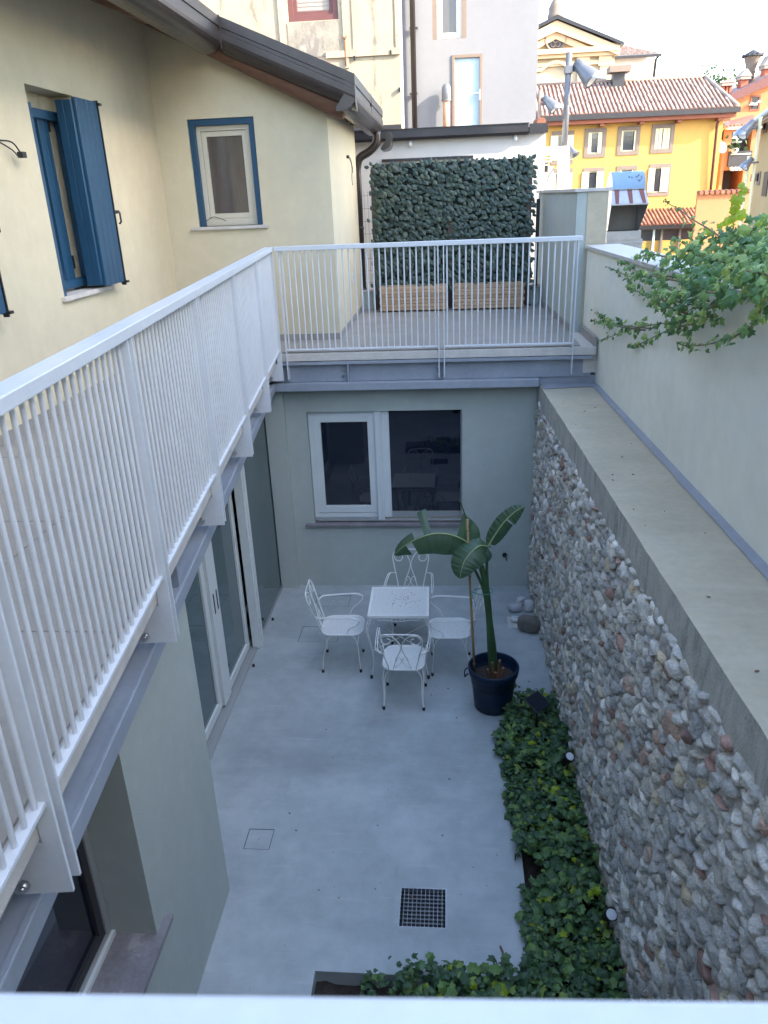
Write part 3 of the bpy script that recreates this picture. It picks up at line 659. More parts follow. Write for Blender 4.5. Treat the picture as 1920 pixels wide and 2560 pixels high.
# cobbles: irregular courses, leaning stones
def blob(seed, sub, rough):
    import bmesh
    bm = bmesh.new(); bmesh.ops.create_icosphere(bm, subdivisions=sub, radius=1)
    q = 3.2 if seed % 3 == 0 else 2.4; off = Vector((seed*3.7, seed*1.3, 0))
    for v in bm.verts:
        c = v.co.normalized(); d = (abs(c.x)**q+abs(c.y)**q+abs(c.z)**q)**(-1/q)
        v.co = c*d*(.93+rough*noise.noise(c*1.3+off)+rough*.55*noise.noise(c*3.1+off))
        pl_ = noise.noise(off+Vector((5, 5, 5)))
        k_ = Vector((math.cos(seed), math.sin(seed*2.1), math.sin(seed))).normalized(); e = v.co.dot(k_)
        if e > .55: v.co -= k_*(e-.55)*.85
        k2 = Vector((math.sin(seed*1.7), math.cos(seed*.9), math.cos(seed*2.3))).normalized(); e = v.co.dot(k2)
        if e > .6: v.co -= k2*(e-.6)*.85
    vs = [v.co.copy() for v in bm.verts]; fs = [tuple(x.index for x in f.verts) for f in bm.faces]; bm.free(); return vs, fs
BL = [blob(i, 2, .36) for i in range(12)]
BLH = [blob(i+20, 3, .38) for i in range(12)]
stones = []; z = .0; row = 0
while z < 2.27:
    h = R.uniform(.062, .105); y = Y0+R.random()*.1
    while y < Y1:
        big = R.random() < .12; L_ = R.uniform(.07, .165)*(1.4 if big else 1); hh = h*(1.6 if big else R.uniform(.75, 1.15))
        kind_ = R.random()
        if kind_ < .07: L_, hh = R.uniform(.10, .17), R.uniform(.022, .035)
        zz = z+h/2+R.uniform(-.014, .014)
        stones.append((y+L_/2, zz, L_, hh, R.uniform(-.5, .12), kind_)); y += L_*R.uniform(.84, 1.0)
    z += h*.90; row += 1
def stone_m4(s_):
    y, z, L_, hh, rot, kd = s_
    x = wall_x(y, z)+.008-R.random()*.012
    D = R.uniform(.036, .052)
    return Matrix.Translation((x+.012, y, z)) @ Matrix.Rotation(rot, 4, 'X') @ Matrix.Rotation(R.uniform(-.25, .25), 4, 'Z') @ Matrix.Diagonal((D, L_*.55, hh*.56, 1))
stones = [s_ for s_ in stones if s_[0] > .9]
def vis(s_):
    d = Vector((wall_x(s_[0], s_[1]), s_[0], s_[1]))-EYE
    f = d.dot(RW.col[2]); px = F_PX*d.dot(RW.col[0])/f+960; py = F_PX*d.dot(RW.col[1])/f+1280
    return (s_[2]*s_[3]/f**2) if (-20 < px < 1960 and py < 2500) else 0
stones.sort(key=vis, reverse=True)
sm_ = []
for vs, fs in BLH:
    q = MB(); q.add(vs, fs, True); sm_.append((q.mesh('stone', stone_m), q.mesh('stone', brick_m)))
rest, restb = MB(), MB()
for i, s_ in enumerate(stones):
    Mx = stone_m4(s_); isb = s_[5] > .978 or (s_[5] < .07 and s_[5] > .048)
    if i < 300: part(sm_[R.randrange(12)][1 if isb else 0], 'stone', sw, Mx)
    else: (restb if isb else rest).xf(*BL[R.randrange(12)], Mx, smooth=R.random() < .68)
r_ = rest.build('stones', stone_m, sw, kind='stuff'); r_ = restb.build('brick_scraps', brick_m, sw, kind='stuff')

# ------------------------------------------------------------------ plastered wall above the coping, side wall of the terrace
def tan_x(y): return 1.548+.033*(8.54-y)
tw = thing('boundary_wall', 'smooth tan plastered wall with pale stone cap on the right, ivy hanging over it', 'wall', (1.7, 4, 2.5))
m = MB(); p = [(tan_x(9.12), 9.12), (tan_x(-1), -1), (tan_x(-1)+.32, -1), (tan_x(9.12)+.30, 9.12)]
m.prism([(x, y, 2.3) for x, y in p], (0, 0, 1.55)); m.build('wall', plaster_tan, tw)
y = 9.10
while y > -1:
    y2 = y-1.02
    m = MB(); m.prism([(tan_x(y)-.035, y, 3.852), (tan_x(y2)-.035, y2+.006, 3.852), (tan_x(y2)+.35, y2+.006, 3.852), (tan_x(y)+.35, y, 3.852)], (0, 0, .035)); m.build('cap_stone', sill_m, tw, bevel=.004); y = y2
tw2 = thing('terrace_wall', 'grey green rendered side wall of the terrace with flat cap, to the right of the leaf screen', 'wall', (1.5, 10.6, 2.9))
m = MB(); m.prism([(1.39, 9.13, 2.5), (1.30, 12.2, 2.5), (1.72, 12.2, 2.5), (1.72, 9.13, 2.5)], (0, 0, 1.93)); m.build('wall', plaster_low, tw2)
m = MB(); m.box(1.50, 1.722, 9.118, 9.129, 2.5, 4.43); m.build('pier_face', coping, tw2)
m = MB(); m.prism([(1.36, 9.10, 4.431), (1.27, 12.22, 4.431), (1.76, 12.22, 4.431), (1.76, 9.10, 4.431)], (0, 0, .035)); m.build('cap_stone', sill_m, tw2, bevel=.004)
m = MB(); m.prism([(1.376, 9.14, TZ), (1.290, 11.9, TZ), (1.300, 11.9, TZ), (1.388, 9.14, TZ)], (0, 0, .08)); m.prism([(1.505, 8.25, TZ-.1), (1.49, 9.11, TZ-.1), (1.52, 9.11, TZ-.1), (1.535, 8.25, TZ-.1)], (0, 0, .18)); m.build('skirting', tile_m, tw2)
m = MB(); m.prism([(1.386, 9.11, TZ-.3), (1.52, 9.11, TZ-.3), (1.56, 8.3, TZ-.3), (1.41, 8.26, TZ-.3)], (0, 0, .29)); m.build('deck_edge', sill_m, tw2)
# ------------------------------------------------------------------ bistro set
def perforated(name, base):
    """white sheet pierced by rows of small holes"""
    m = bpy.data.materials.new(name); m.use_nodes = True; n = m.node_tree.nodes; L = m.node_tree.links; b = n['Principled BSDF']
    tc = n.new('ShaderNodeTexCoord'); mp = n.new('ShaderNodeMapping'); mp.inputs['Scale'].default_value = (1, 1, 1); L.new(tc.outputs['Object'], mp.inputs[0])
    sp = n.new('ShaderNodeSeparateXYZ'); L.new(mp.outputs[0], sp.inputs[0])
    def wave(src, per):
        a = n.new('ShaderNodeMath'); a.operation = 'MULTIPLY'; a.inputs[1].default_value = 2*math.pi/per; L.new(src, a.inputs[0])
        s_ = n.new('ShaderNodeMath'); s_.operation = 'COSINE'; L.new(a.outputs[0], s_.inputs[0]); return s_.outputs[0]
    ad = n.new('ShaderNodeMath'); ad.operation = 'ADD'; L.new(wave(sp.outputs[0], .0165), ad.inputs[0]); L.new(wave(sp.outputs[1], .0165), ad.inputs[1])
    gt = n.new('ShaderNodeMath'); gt.operation = 'GREATER_THAN'; gt.inputs[1].default_value = .75; L.new(ad.outputs[0], gt.inputs[0])
    nz = n.new('ShaderNodeTexNoise'); nz.inputs['Scale'].default_value = 45; nz.inputs['Detail'].default_value = 6; L.new(tc.outputs['Object'], nz.inputs['Vector'])
    cr = n.new('ShaderNodeValToRGB'); e = cr.color_ramp.elements; e[0].position = .58; e[0].color = (*base, 1); e[1].position = .78; e[1].color = (.50, .47, .42, 1); L.new(nz.outputs[0], cr.inputs[0])
    L.new(cr.outputs[0], b.inputs['Base Color']); b.inputs['Roughness'].default_value = .4
    tr = n.new('ShaderNodeBsdfTransparent'); ms = n.new('ShaderNodeMixShader'); L.new(gt.outputs[0], ms.inputs[0]); L.new(b.outputs[0], ms.inputs[1]); L.new(tr.outputs[0], ms.inputs[2])
    L.new(ms.outputs[0], n['Material Output'].inputs[0]); return m
perf = perforated('pierced_white_sheet', (.74, .75, .72))
def rrect(w_, d_, r, n=6, y0=0):
    out = []
    for cx, cy, a0 in ((w_-r, d_-r, 0), (-w_+r, d_-r, 90), (-w_+r, -d_+r, 180), (w_-r, -d_+r, 270)):
        for k in range(n+1):
            a = math.radians(a0+90*k/n); out.append((cx+r*math.cos(a), cy+r*math.sin(a)+y0))
    return out
def spiral(c, r0, r1, a0, a1, n, fx):
    out = []
    for k in range(n+1):
        t = k/n; a = a0+(a1-a0)*t; r = r0+(r1-r0)*t; out.append(fx(c[0]+r*math.cos(a), c[1]+r*math.sin(a)))
    return out
def make_chair():
    t = thing('garden_chair', '', 'chair', (0, 0, 0), 'white wrought iron chairs round the small table')
    # front is +y; seat 0.44 m high
    rim = rrect(.19, .205, .10); m = MB(); m.prism([(x, y, .432) for x, y in rim], (0, 0, .006)); m.build('seat', perf, t)
    m = MB(); m.tube([(x, y, .436) for x, y in rim], .010, 8, closed=True); m.build('seat_rim', iron_white, t)
    bk = lambda z: -.20-(z-.44)*.30                                        # raked back
    fx = lambda x, z: Vector((x, bk(z), z))
    m = MB(); r = .0065
    half = [fx(.125, .43), fx(.14, .52), fx(.17, .66), fx(.195, .78), fx(.192, .83), fx(.165, .872), fx(.12, .888)]
    full = half+[fx(-p.x, p.z) for p in reversed(half)]
    m.tube(bez(full, 60), r, 7)
    inn = [fx(.185, .79), fx(.178, .83), fx(.15, .862), fx(.12, .873), fx(0, .876)]
    m.build('back_frame', iron_white, t)
    m = MB()
    for sx in (1, -1):
        g_ = lambda x, z, sx=sx: fx(sx*x, z)
        pts = [g_(.085, .44), g_(.055, .56), g_(.012, .68), g_(.005, .74), g_(.025, .80), g_(.07, .86), g_(.12, .872)]
        m.tube(bez(pts, 30)+spiral((.125, .81), .062, .028, math.radians(88), math.radians(-262), 26, g_), .005, 6)
        m.tube(bez([g_(.062, .47), g_(.03, .50), g_(.004, .54), g_(.008, .575)], 12)+spiral((.036, .575), .028, .012, math.radians(180), math.radians(-110), 14, g_), .004, 6)
    m.build('back_scroll', iron_white, t)
    for sx in (1, -1):
        m = MB()
        for dx in (-.009, .009):
            xx = lambda x: sx*(x)+dx
            pts = [(sx*.165, bk(.64), .635), (xx(.20), bk(.64)+.02, .65), (xx(.235), bk(.64)+.07, .655), (xx(.25), .08, .665), (xx(.25), .16, .655), (sx*.248, .195, .625), (sx*.235, .16, .57), (sx*.21, .09, .52), (sx*.192, .06, .46), (sx*.185, .055, .43)]
            m.tube(bez(pts, 50), .0048, 6)
        m.build('armrest', iron_white, t)
        for sy in (1, -1):
            l = MB(); fx_, fy = sx*.185, (.175 if sy > 0 else -.21)
            for k in (0, 1):
                a = (sx*.175, sy*.06, .43) if k else (sx*.085, sy*.17, .43)
                b_ = (sx*.178, sy*.125, .40) if k else (sx*.135, sy*.168, .40)
                l.tube(bez([a, b_, (sx*.172+k*sx*.018, sy*(.158+.0*k), .31), (sx*.172+k*sx*.010, fy*.95, .15), (fx_+k*sx*.006, fy, .02)], 20), .0052, 6)
            l = l.build('leg', iron_white, t)
            f_ = MB(); f_.lathe([(.0, .0), (.013, .0), (.014, .03), (.0, .032)], (fx_+sx*.003, fy, 0), 10); f_.build('foot', rubber, l)
    return t
ch0 = make_chair()
def put(o, x, y, rz, label):
    o.location = (x, y, 0.0005); o.rotation_euler = (0, 0, math.radians(rz)); o['label'] = label
put(ch0, -1.10, 6.72, -88, 'white iron armchair to the left of the table, beside the sliding door')
put(copy_tree(ch0), -.02, 6.68, 91, 'white iron armchair to the right of the table, half behind the bamboo cane')
put(copy_tree(ch0), -.445, 6.14, -1, 'white iron armchair in front of the table with its back to us')
put(copy_tree(ch0), -.445, 7.24, 179, 'white iron armchair behind the table under the wide window')
tb = thing('garden_table', 'small square white iron table with pierced top and curved legs, dry bits lying on it', 'table', (0, 0, 0))
m = MB(); m.box(-.29, .29, -.29, .29, .713, .717); m.build('tabletop', perf, tb)
m = MB()
for a, b, c, d in ((-.298, .298, -.298, -.272), (-.298, .298, .272, .298), (-.298, -.272, -.272, .272), (.272, .298, -.272, .272)): m.box(a, b, c, d, .69, .7205)
m.build('table_rim', iron_white, tb, bevel=.003)
for sx in (1, -1):
    for sy in (1, -1):
        l = MB()
        for k in (0, 1):
            a = (sx*.235, sy*.285, .70) if k else (sx*.285, sy*.235, .70)
            e_ = .02 if k else 0
            l.tube(bez([a, (sx*(.27+e_), sy*(.27+.02-e_), .66), (sx*(.30+e_*.6), sy*.29, .55), (sx*.27, sy*(.26+e_), .33), (sx*(.26), sy*(.25+e_), .16), (sx*(.285), sy*.29, .02)], 26), .0062, 6)
        l.tube([(sx*.275, sy*.27, .62), (sx*.31, sy*.285, .62)], .005, 5)
        l = l.build('leg', iron_white, tb)
        f_ = MB(); f_.lathe([(0, 0), (.013, 0), (.014, .035), (0, .036)], (sx*.285, sy*.29, 0), 10); f_.build('foot', rubber, l)
for ang in range(4):
    M4 = Matrix.Rotation(math.pi/2*ang, 4, 'Z'); fx = lambda x, z, M4=M4: M4 @ Vector((x, -.288, z)); m = MB()
    for sx in (1, -1):
        m.tube(spiral((sx*.20, .675), .010, .016, math.radians(200 if sx > 0 else -20), math.radians(-60 if sx > 0 else 240), 10, fx)+bez([fx(sx*.19, .66), fx(sx*.12, .668), fx(sx*.06, .655), fx(sx*.02, .65)], 10), .0035, 5)
        m.tube(spiral((sx*.045, .672), .020, .008, math.radians(-90 if sx > 0 else 270), math.radians(180 if sx > 0 else 0), 14, fx), .0035, 5)
    m.tube(spiral((0, .672), .022, .022, 0, 2*math.pi, 16, fx), .0035, 5); m.build('apron_scroll', iron_white, tb)
m = MB()
for sx in (1, -1): m.tube([(sx*.265, .255, .30), (-sx*.265, -.255, .30)], .005, 6)
m.build('stretcher', iron_white, tb)
m = MB(); 
for i in range(46):
    x, y = R.gauss(.06, .07), R.gauss(.02, .07)
    if abs(x) > .26 or abs(y) > .26: continue
    a = R.random()*6.3; s_ = R.uniform(.004, .012); m.obox((x, y, .7175), (s_*math.cos(a), s_*math.sin(a), .001), (-.004*math.sin(a), .004*math.cos(a), 0), (0, 0, .003))
m.build('leaf_litter', husk_m, tb, kind='stuff')
tb.location = (-.517, 6.725, 0.0005); tb.rotation_euler = (0, 0, math.radians(.8))

# ------------------------------------------------------------------ potted strelitzia
pt = thing('potted_plant', 'tall broad leaved plant with bamboo cane in a large navy pot beside the chairs', 'plant', (.385, 6.02, 0))
cx, cy = .385, 6.02
m = MB(); m.lathe([(0, .004), (.165, .004), (.172, .012), (.185, .14), (.196, .25), (.197, .262), (.203, .264), (.213, .36), (.214, .362), (.226, .366), (.231, .40), (.234, .435), (.229, .443), (.218, .443), (.212, .43), (.205, .36), (.200, .345), (.19, .335)], (cx, cy, 0), 48); m.build('pot', pot_m, pt)
m = MB(); vs, fs = [], []
n_ = 24
for i in range(9):
    for k in range(n_):
        a = 2*math.pi*k/n_; r = .196*i/8; vs.append((cx+r*math.cos(a), cy+r*math.sin(a), .325+.012*noise.noise(Vector((r*20*math.cos(a), r*20*math.sin(a), 1)))))
m.add(vs, [(i*n_+k, i*n_+(k+1) % n_, (i+1)*n_+(k+1) % n_, (i+1)*n_+k) for i in range(8) for k in range(n_)], True); m.build('soil', soil_m, pt)
m = MB()
for sx in (-1, 1): m.tube(bez([(cx-.236, cy-.03+sx*.05, .40), (cx-.262, cy-.03+sx*.05, .37), (cx-.262, cy-.03, .34), (cx-.236, cy-.03-sx*.05+.1*(sx > 0)-.05*0, .335)], 10), .006, 6)
m.build('pot_handle', pot_m, pt)
def stalk(pts, r, name='stalk', mt=None):
    m = MB(); b_ = bez(pts, 22); k = len(b_); rr = [r[0]+(r[1]-r[0])*(i/(k-1)) for i in range(k)]; m.tube(b_, rr, 10); return m.build(name, mt or stem_m, pt)
stalk([(.385, 6.02, .33), (.365, 6.02, .52), (.345, 6.03, .85), (.315, 6.05, 1.2), (.262, 6.06, 1.44), (.236, 6.06, 1.56)], (.034, .022))
stalk([(.40, 6.03, .33), (.385, 6.03, .6), (.35, 6.04, .9), (.322, 6.05, 1.2), (.312, 6.06, 1.42), (.318, 6.06, 1.61)], (.030, .010))
stalk([(.37, 6.0, .33), (.345, 6.0, .6), (.325, 6.02, .95), (.29, 6.04, 1.2), (.23, 6.05, 1.36), (.16, 6.06, 1.50), (.14, 6.06, 1.60)], (.022, .008))
stalk([(.31, 6.07, 1.1), (.262, 6.08, 1.45), (.20, 6.09, 1.66), (.14, 6.10, 1.86), (.072, 6.12, 2.05)], (.016, .004))
for a, h_, r in ((-.5, .20, .022), (.35, .22, .020), (.9, .13, .024), (-1.2, .10, .018), (2.6, .14, .02), (-.1, .10, .02)):
    bx, by = cx+.02+.05*math.sin(a), cy-.05*math.cos(a)
    stalk([(bx, by, .32), (bx+.012*math.sin(a), by-.012*math.cos(a), .32+h_*.5), (bx+.03*math.sin(a), by-.03*math.cos(a), .32+h_)], (r, r*.55), 'dry_stub', husk_m)
m = MB(); m.tube([(.215, 5.99, .32), (.185, 6.0, .9), (.160, 6.01, 1.4), (.140, 6.02, 1.90)], [.0115, .011, .0105, .010], 8)
for k in range(7):
    t = .1+k*.14; c = Vector((.215, 5.99, .32)).lerp(Vector((.140, 6.02, 1.90)), t); m.tube([c-Zu*.005, c+Zu*.005], .0135, 8)
m.build('bamboo_cane', bamboo_m, pt)
m = MB(); m.tube(bez([(.172, 6.0, 1.22), (.24, 5.985, 1.20), (.33, 6.01, 1.185), (.365, 6.06, 1.20), (.32, 6.09, 1.21), (.2, 6.03, 1.22)], 24, ), .004, 5)
m.tube(bez([(.172, 6.0, 1.215), (.20, 5.98, 1.15), (.215, 5.98, 1.08)], 8), .003, 5); m.build('garden_tie', tie_m, pt)
def big_leaf(mid, width, drL, drR, mt, tears=(), nrm=(0, -.5, .85), mr=True, lop=0):
    """blade around a midrib; drL / drR = droop angle of the two halves (deg, positive = down); tears = (t0,t1,side,extra)"""
    p = bez(mid, 30); k = len(p); nv = Vector(nrm).normalized()
    for side, dr in ((-1, drL), (1, drR)):
        m = MB(); rows = []; 
        for i in range(k):
            t = i/(k-1); tg = (p[min(k-1, i+1)]-p[max(0, i-1)]).normalized(); sd2 = tg.cross(nv).normalized()*side; up = sd2.cross(tg)*side
            if up.dot(nv) < 0: up = -up
            wd = width*(max(0, math.sin(math.pi*(t**.75)))**.62)*(1 if t < .97 else .6)
            ex = 0
            wd *= 1 if side == 1 or not lop else lop
            for (t0, t1, s2, e_) in tears:
                if s2 == side and t0 <= t <= t1: ex = e_
            row = []
            for j in range(6):
                q = j/5; a = math.radians(dr+(ex or 0))*(.45+.55*q)
                row.append(p[i]+(sd2*math.cos(a)-up*math.sin(a))*wd*q + up*(.004*math.sin(t*70)*q))
            rows.append((row, ex))
        for i in range(k-1):
            if rows[i][1] is None or rows[i+1][1] is None or rows[i][1] != rows[i+1][1]:
                a, b = rows[i][0], rows[i+1][0]; m.add([a[0], a[0].lerp(a[1], .25), b[0].lerp(b[1], .25), b[0]], [(0, 1, 2, 3)]); continue
            a, b = rows[i][0], rows[i+1][0]; o = len(m.v); m.add(a+b, [(j, j+1, j+7, j+6) for j in range(5)], True)
        m.build('leaf', mt, pt)
    if mr:
        m = MB(); m.tube([q+nv*.003 for q in p], [.0065*(1-i/k)+.0015 for i in range(k)], 6); m.build('midrib', midrib_m, pt)
big_leaf([(.225, 6.03, 1.60), (.12, 6.02, 1.70), (.0, 6.0, 1.765), (-.14, 5.99, 1.78), (-.28, 5.97, 1.745), (-.41, 5.95, 1.675), (-.49, 5.94, 1.60)], .235, 24, 6, leaf_banana,
         tears=((.0, .30, 1, 0), (.30, .36, 1, None), (.36, .40, 1, 14), (.40, .52, 1, None), (.52, .62, 1, -12), (.62, .70, 1, None), (.70, 1, 1, 52), (.74, .78, -1, None), (.78, 1, -1, 12)), nrm=(.10, -.80, .58), lop=.78)
big_leaf([(.32, 6.05, 1.63), (.25, 5.99, 1.665), (.18, 5.92, 1.645), (.115, 5.87, 1.58), (.085, 5.83, 1.50), (.075, 5.815, 1.44)], .145, 16, 22, leaf_banana, nrm=(.0, -.72, .68))
big_leaf([(.32, 6.06, 1.62), (.38, 6.07, 1.73), (.46, 6.08, 1.85), (.55, 6.09, 1.94), (.625, 6.10, 1.985)], .09, 8, 34, leaf_banana, tears=((.05, .55, 1, 22),), nrm=(-.45, -.75, .45))
big_leaf([(.25, 6.08, 1.60), (.20, 6.10, 1.66), (.14, 6.10, 1.69), (.09, 6.09, 1.67)], .06, 20, 20, ivy_young, nrm=(0, -.8, .6), mr=False)
big_leaf([(.318, 6.06, 1.60), (.30, 6.02, 1.57), (.26, 6.0, 1.53), (.24, 6.0, 1.50)], .06, 20, 20, leaf_banana_dark, nrm=(0, -.8, .6), mr=False)

# ------------------------------------------------------------------ things on the courtyard floor
def pebble(x, y, sx, sy, sz, rz, seed, mt, label, nm='pebble', z0=0):
    vs, fs = blob(seed, 3, .12); q = MB(); q.xf(vs, fs, Matrix.Translation((x, y, sz*.9+z0)) @ Matrix.Rotation(rz, 4, 'Z') @ Matrix.Diagonal((sx, sy, sz, 1)), True)
    o = q.build(nm, mt); o['label'] = label; o['category'] = 'stone'; o['group'] = 'stones in the far corner'; return o
pebble(.855, 7.36, .155, .125, .115, .3, 41, boulder_m, 'large round speckled brown boulder at the foot of the cobble wall', 'boulder')
pebble(.735, 7.80, .088, .058, .055, .1, 42, pebble_m, 'oval pale pebble leftmost of the group behind the boulder')
pebble(.885, 7.80, .068, .066, .078, .3, 43, pebble_m, 'white upright pebble right behind the boulder against the wall')
pebble(.82, 7.94, .07, .05, .06, -.3, 44, pebble_m, 'bluish pebble between the oval one and the white one')
pebble(.76, 7.55, .105, .055, .03, -.35, 45, pebble_m, 'flat dark pebble left of the boulder')
m = MB(); m.box(.63, .9, 7.42, 7.66, .0, .004); o = m.build('floor_patch', mortar); o['label'] = 'square unfinished patch in the floor under the flat dark pebble'; o['category'] = 'floor patch'
hl = ['small square inspection cover with a centre knob in the middle of the floor', 'large inspection cover in the floor beside the left chair', 'inspection cover in the floor nearest the end wall']
for k, (a, b, c, d) in enumerate(HATCH):
    t = thing('inspection_cover', hl[k], 'floor cover', ((a+b)/2, (c+d)/2, 0), 'inspection covers in the concrete floor')
    m = MB(); m.box(a+.004, b-.004, c+.004, d-.004, -.05, -.002); m.build('cover', concrete, t, bevel=.002)
    m = MB()
    for q in ((a-.002, a+.0045, c-.002, d+.002), (b-.0045, b+.002, c-.002, d+.002), (a+.0045, b-.0045, c-.002, c+.0045), (a+.0045, b-.0045, d-.0045, d+.002)): m.box(*q, -.03, -.0012)
    m.build('edge_frame', black_iron, t)
    m = MB(); m.lathe([(0, .004), (.010, .004), (.013, -.002), (.013, -.01)], ((a+b)/2, (c+d)/2, 0), 12); m.build('knob', bolt_m, t)
a, b, c, d = GR
dg = thing('drain_grate', 'square metal drain grate set in the concrete floor', 'drain', ((a+b)/2, (c+d)/2, 0))
m = MB()
for q in ((a, a+.006, c, d), (b-.006, b, c, d), (a+.006, b-.006, c, c+.006), (a+.006, b-.006, d-.006, d)): m.box(*q, -.03, .001)
m.build('frame', steel_galv, dg)
for i in range(1, 11): x = a+(b-a)*i/11; MB().box(x-.0012, x+.0012, c+.006, d-.006, -.022, .0002).build('bar', steel_galv, dg)
for i in range(1, 10): y = c+(d-c)*i/10; MB().box(a+.006, b-.006, y-.0012, y+.0012, -.023, -.0015).build('bar', grate_m, dg)
for i in range(8):
    y = c+.02+(d-c-.04)*i/7; MB().obox((a+.02, y, -.075), (b-a-.04, 0, 0), (0, .022, .022), (0, -.004, .004)).build('inner_slat', grey_alu, dg)
m = MB(); m.box(a+.001, b-.001, c+.001, d-.001, -.25, -.14); m.build('pit', black_iron, dg)
for x, y, l_ in ((-1.545, 7.29, 'small black door stop by the glass, nearer the end wall'), (-1.62, 6.54, 'small black door stop nearer the sliding door leaf')):
    p_ = AZ(*( (682, 1550) if l_.endswith('wall') else (634, 1666)), 0); m = MB(); m.lathe([(0, .028), (.012, .026), (.015, 0)], (p_.x, p_.y, 0), 10); o = m.build('door_stop', rubber); o['label'] = l_; o['category'] = 'door stop'; o['group'] = 'door stops'
m = MB(); m.tube(bez([(.30, 3.50, .008), (.33, 3.40, .012), (.345, 3.30, .01)], 10), [.007]*3+[.006]*3+[.004]*5, 5); o = m.build('twig', husk_m); o['label'] = 'short dark twig lying on the floor near the planting bed'; o['category'] = 'twig'
m = MB()
for i in range(42):
    x, y = R.uniform(-1.4, .5), R.uniform(3.4, 8.0); s_ = R.choice((.003, .004, .006, .009)); a = R.random()*6.3
    m.obox((x, y, .0005), (s_*math.cos(a)*1.8, s_*math.sin(a)*1.8, 0), (-s_*math.sin(a), s_*math.cos(a), 0), (0, 0, .003))
m.build('floor_debris', husk_m, kind='stuff')

# ------------------------------------------------------------------ ivy leaves
IV = [(0, 0), (.18, -.06), (.46, .02), (.36, .22), (.52, .42), (.28, .50), (.0, 1.0), (-.28, .50), (-.52, .42), (-.36, .22), (-.46, .02), (-.18, -.06)]
def ivy_geo(bend=.25):
    vs = [(x, y, -bend*abs(x)-.22*y*y+.10) for x, y in IV]+[(0, .35, .16)]
    return [Vector(v) for v in vs], [(i, (i+1) % 12, 12) for i in range(12)]
LV, LF = ivy_geo()
RD = [(0, 0), (.30, -.14), (.50, .10), (.44, .30), (.60, .48), (.34, .66), (.26, .92), (0, .84), (-.26, .92), (-.34, .66), (-.60, .48), (-.44, .30), (-.50, .10), (-.30, -.14)]
RV = [Vector((x, y, -.22*abs(x)-.15*y*y+.08)) for x, y in RD]+[Vector((0, .4, .15))]; RF = [(i, (i+1) % 14, 14) for i in range(14)]
def leaf_m4(p, nrm, tip, s_):
    n_ = Vector(nrm).normalized(); t = Vector(tip); t = (t-n_*t.dot(n_)); t = t.normalized() if t.length > 1e-4 else n_.orthogonal().normalized(); x = t.cross(n_)
    return Matrix(((x.x*s_, t.x*s_, n_.x*s_, p[0]), (x.y*s_, t.y*s_, n_.y*s_, p[1]), (x.z*s_, t.z*s_, n_.z*s_, p[2]), (0, 0, 0, 1)))
def rv(a=1): return Vector((R.gauss(0, a), R.gauss(0, a), R.gauss(0, a)))
# ground cover in the bed
m, m2 = MB(), MB(); 
def bedtop(x, y): return .06+.10*noise.noise(Vector((x*3.2, y*3.2, 4)))+.06*noise.noise(Vector((x*9, y*9, 2)))
def edge(y): return .50+.05*noise.noise(Vector((y*2.5, 0, 8)))+.03*noise.noise(Vector((y*8, 3, 8)))
cnt = 0
while cnt < 6400:
    if R.random() < .78:
        y = R.uniform(2.6, 6.15); x = R.uniform(.38, 1.02); e_ = edge(y)-.05-(.04 if y > 4.6 else 0)+(.05 if y > 5.6 else 0)
        if x < e_ or x > wall_x(y, 0)-.01: continue
        if y > 5.9 and R.random() < (y-5.9)*3: continue
        if 3.9 < y < 4.2 and x < .62: continue
    else:
        y = R.uniform(2.6, 3.34+.05*noise.noise(Vector((R.random()*9, 1, 1)))); x = R.uniform(-.55, .6)
        if x < -.30 and R.random() < .75: continue
        if y > 3.28 and R.random() < .6: continue
    h = bedtop(x, y)*(min(1, max(.25, (x-.36)/.18)) if y > 3.3 else 1); lvl = R.random()**.5
    z = -.08+(h+.14)*lvl; z = max(z, .012) if (x < .5 and y > 3.3) or y > 3.28 else z
    s_ = R.choice((.024, .032, .04, .05, .062))*R.uniform(.85, 1.15)*(1.2 if lvl > .9 else 1)
    Mx = leaf_m4((x, y, z), Vector((0, -.1, 1))+rv(.38), rv(1), s_); tgt = m2 if (lvl > .88 and R.random() < .07) else m
    if R.random() < .5: tgt.xf(LV, LF, Mx)
    else: tgt.xf(RV, RF, Mx)
    cnt += 1
for i in range(60):
    y = R.uniform(2.7, 6.0); x = R.uniform(.5, .95); m.tube([(x, y, -.08), (x+R.uniform(-.05, .05), y+R.uniform(-.05, .05), .12)], .0025, 4)
o = m.build('ground_ivy', ivy_low, kind='stuff'); o['label'] = 'dense dark green ivy and herbs filling the planting bed along the cobble wall'; o['category'] = 'ground cover'
o = m2.build('ground_ivy', ivy_young, kind='stuff'); o['label'] = 'scattered yellow green young leaves among the dark ground cover'; o['category'] = 'ground cover'
# spotlights and solar panel in the bed
def spot(x, y, h, aim, label):
    t = thing('garden_spotlight', label, 'spotlight', (x, y, 0), 'black spotlights in the planting bed'); c = Vector((x, y, h)); a = Vector(aim).normalized()
    m = MB(); m.tube([(x, y, -.12), (x, y, h-.03)], .009, 8); m.build('stake', black_iron, t)
    m = MB(); m.lathe([(.0, -.10), (.022, -.095), (.030, -.05), (.040, .045), (.042, .055), (.036, .055), (.034, .048)], c, 16, axis=a); m.build('lamp_head', black_iron, t)
    m = MB(); m.lathe([(.0, .052), (.02, .051), (.034, .047)], c, 16, axis=a); m.build('lens', lens_m, t)
p1, p2 = AZ(1420, 1886, .24), AZ(1524, 2277, .26)
spot(p1.x, p1.y, .20, (.25, -.45, .8), 'black spotlight with white lens in the ivy, the farther one from us')
spot(p2.x, p2.y, .22, (.15, -.5, .8), 'black spotlight with white lens in the ivy, nearest to us')
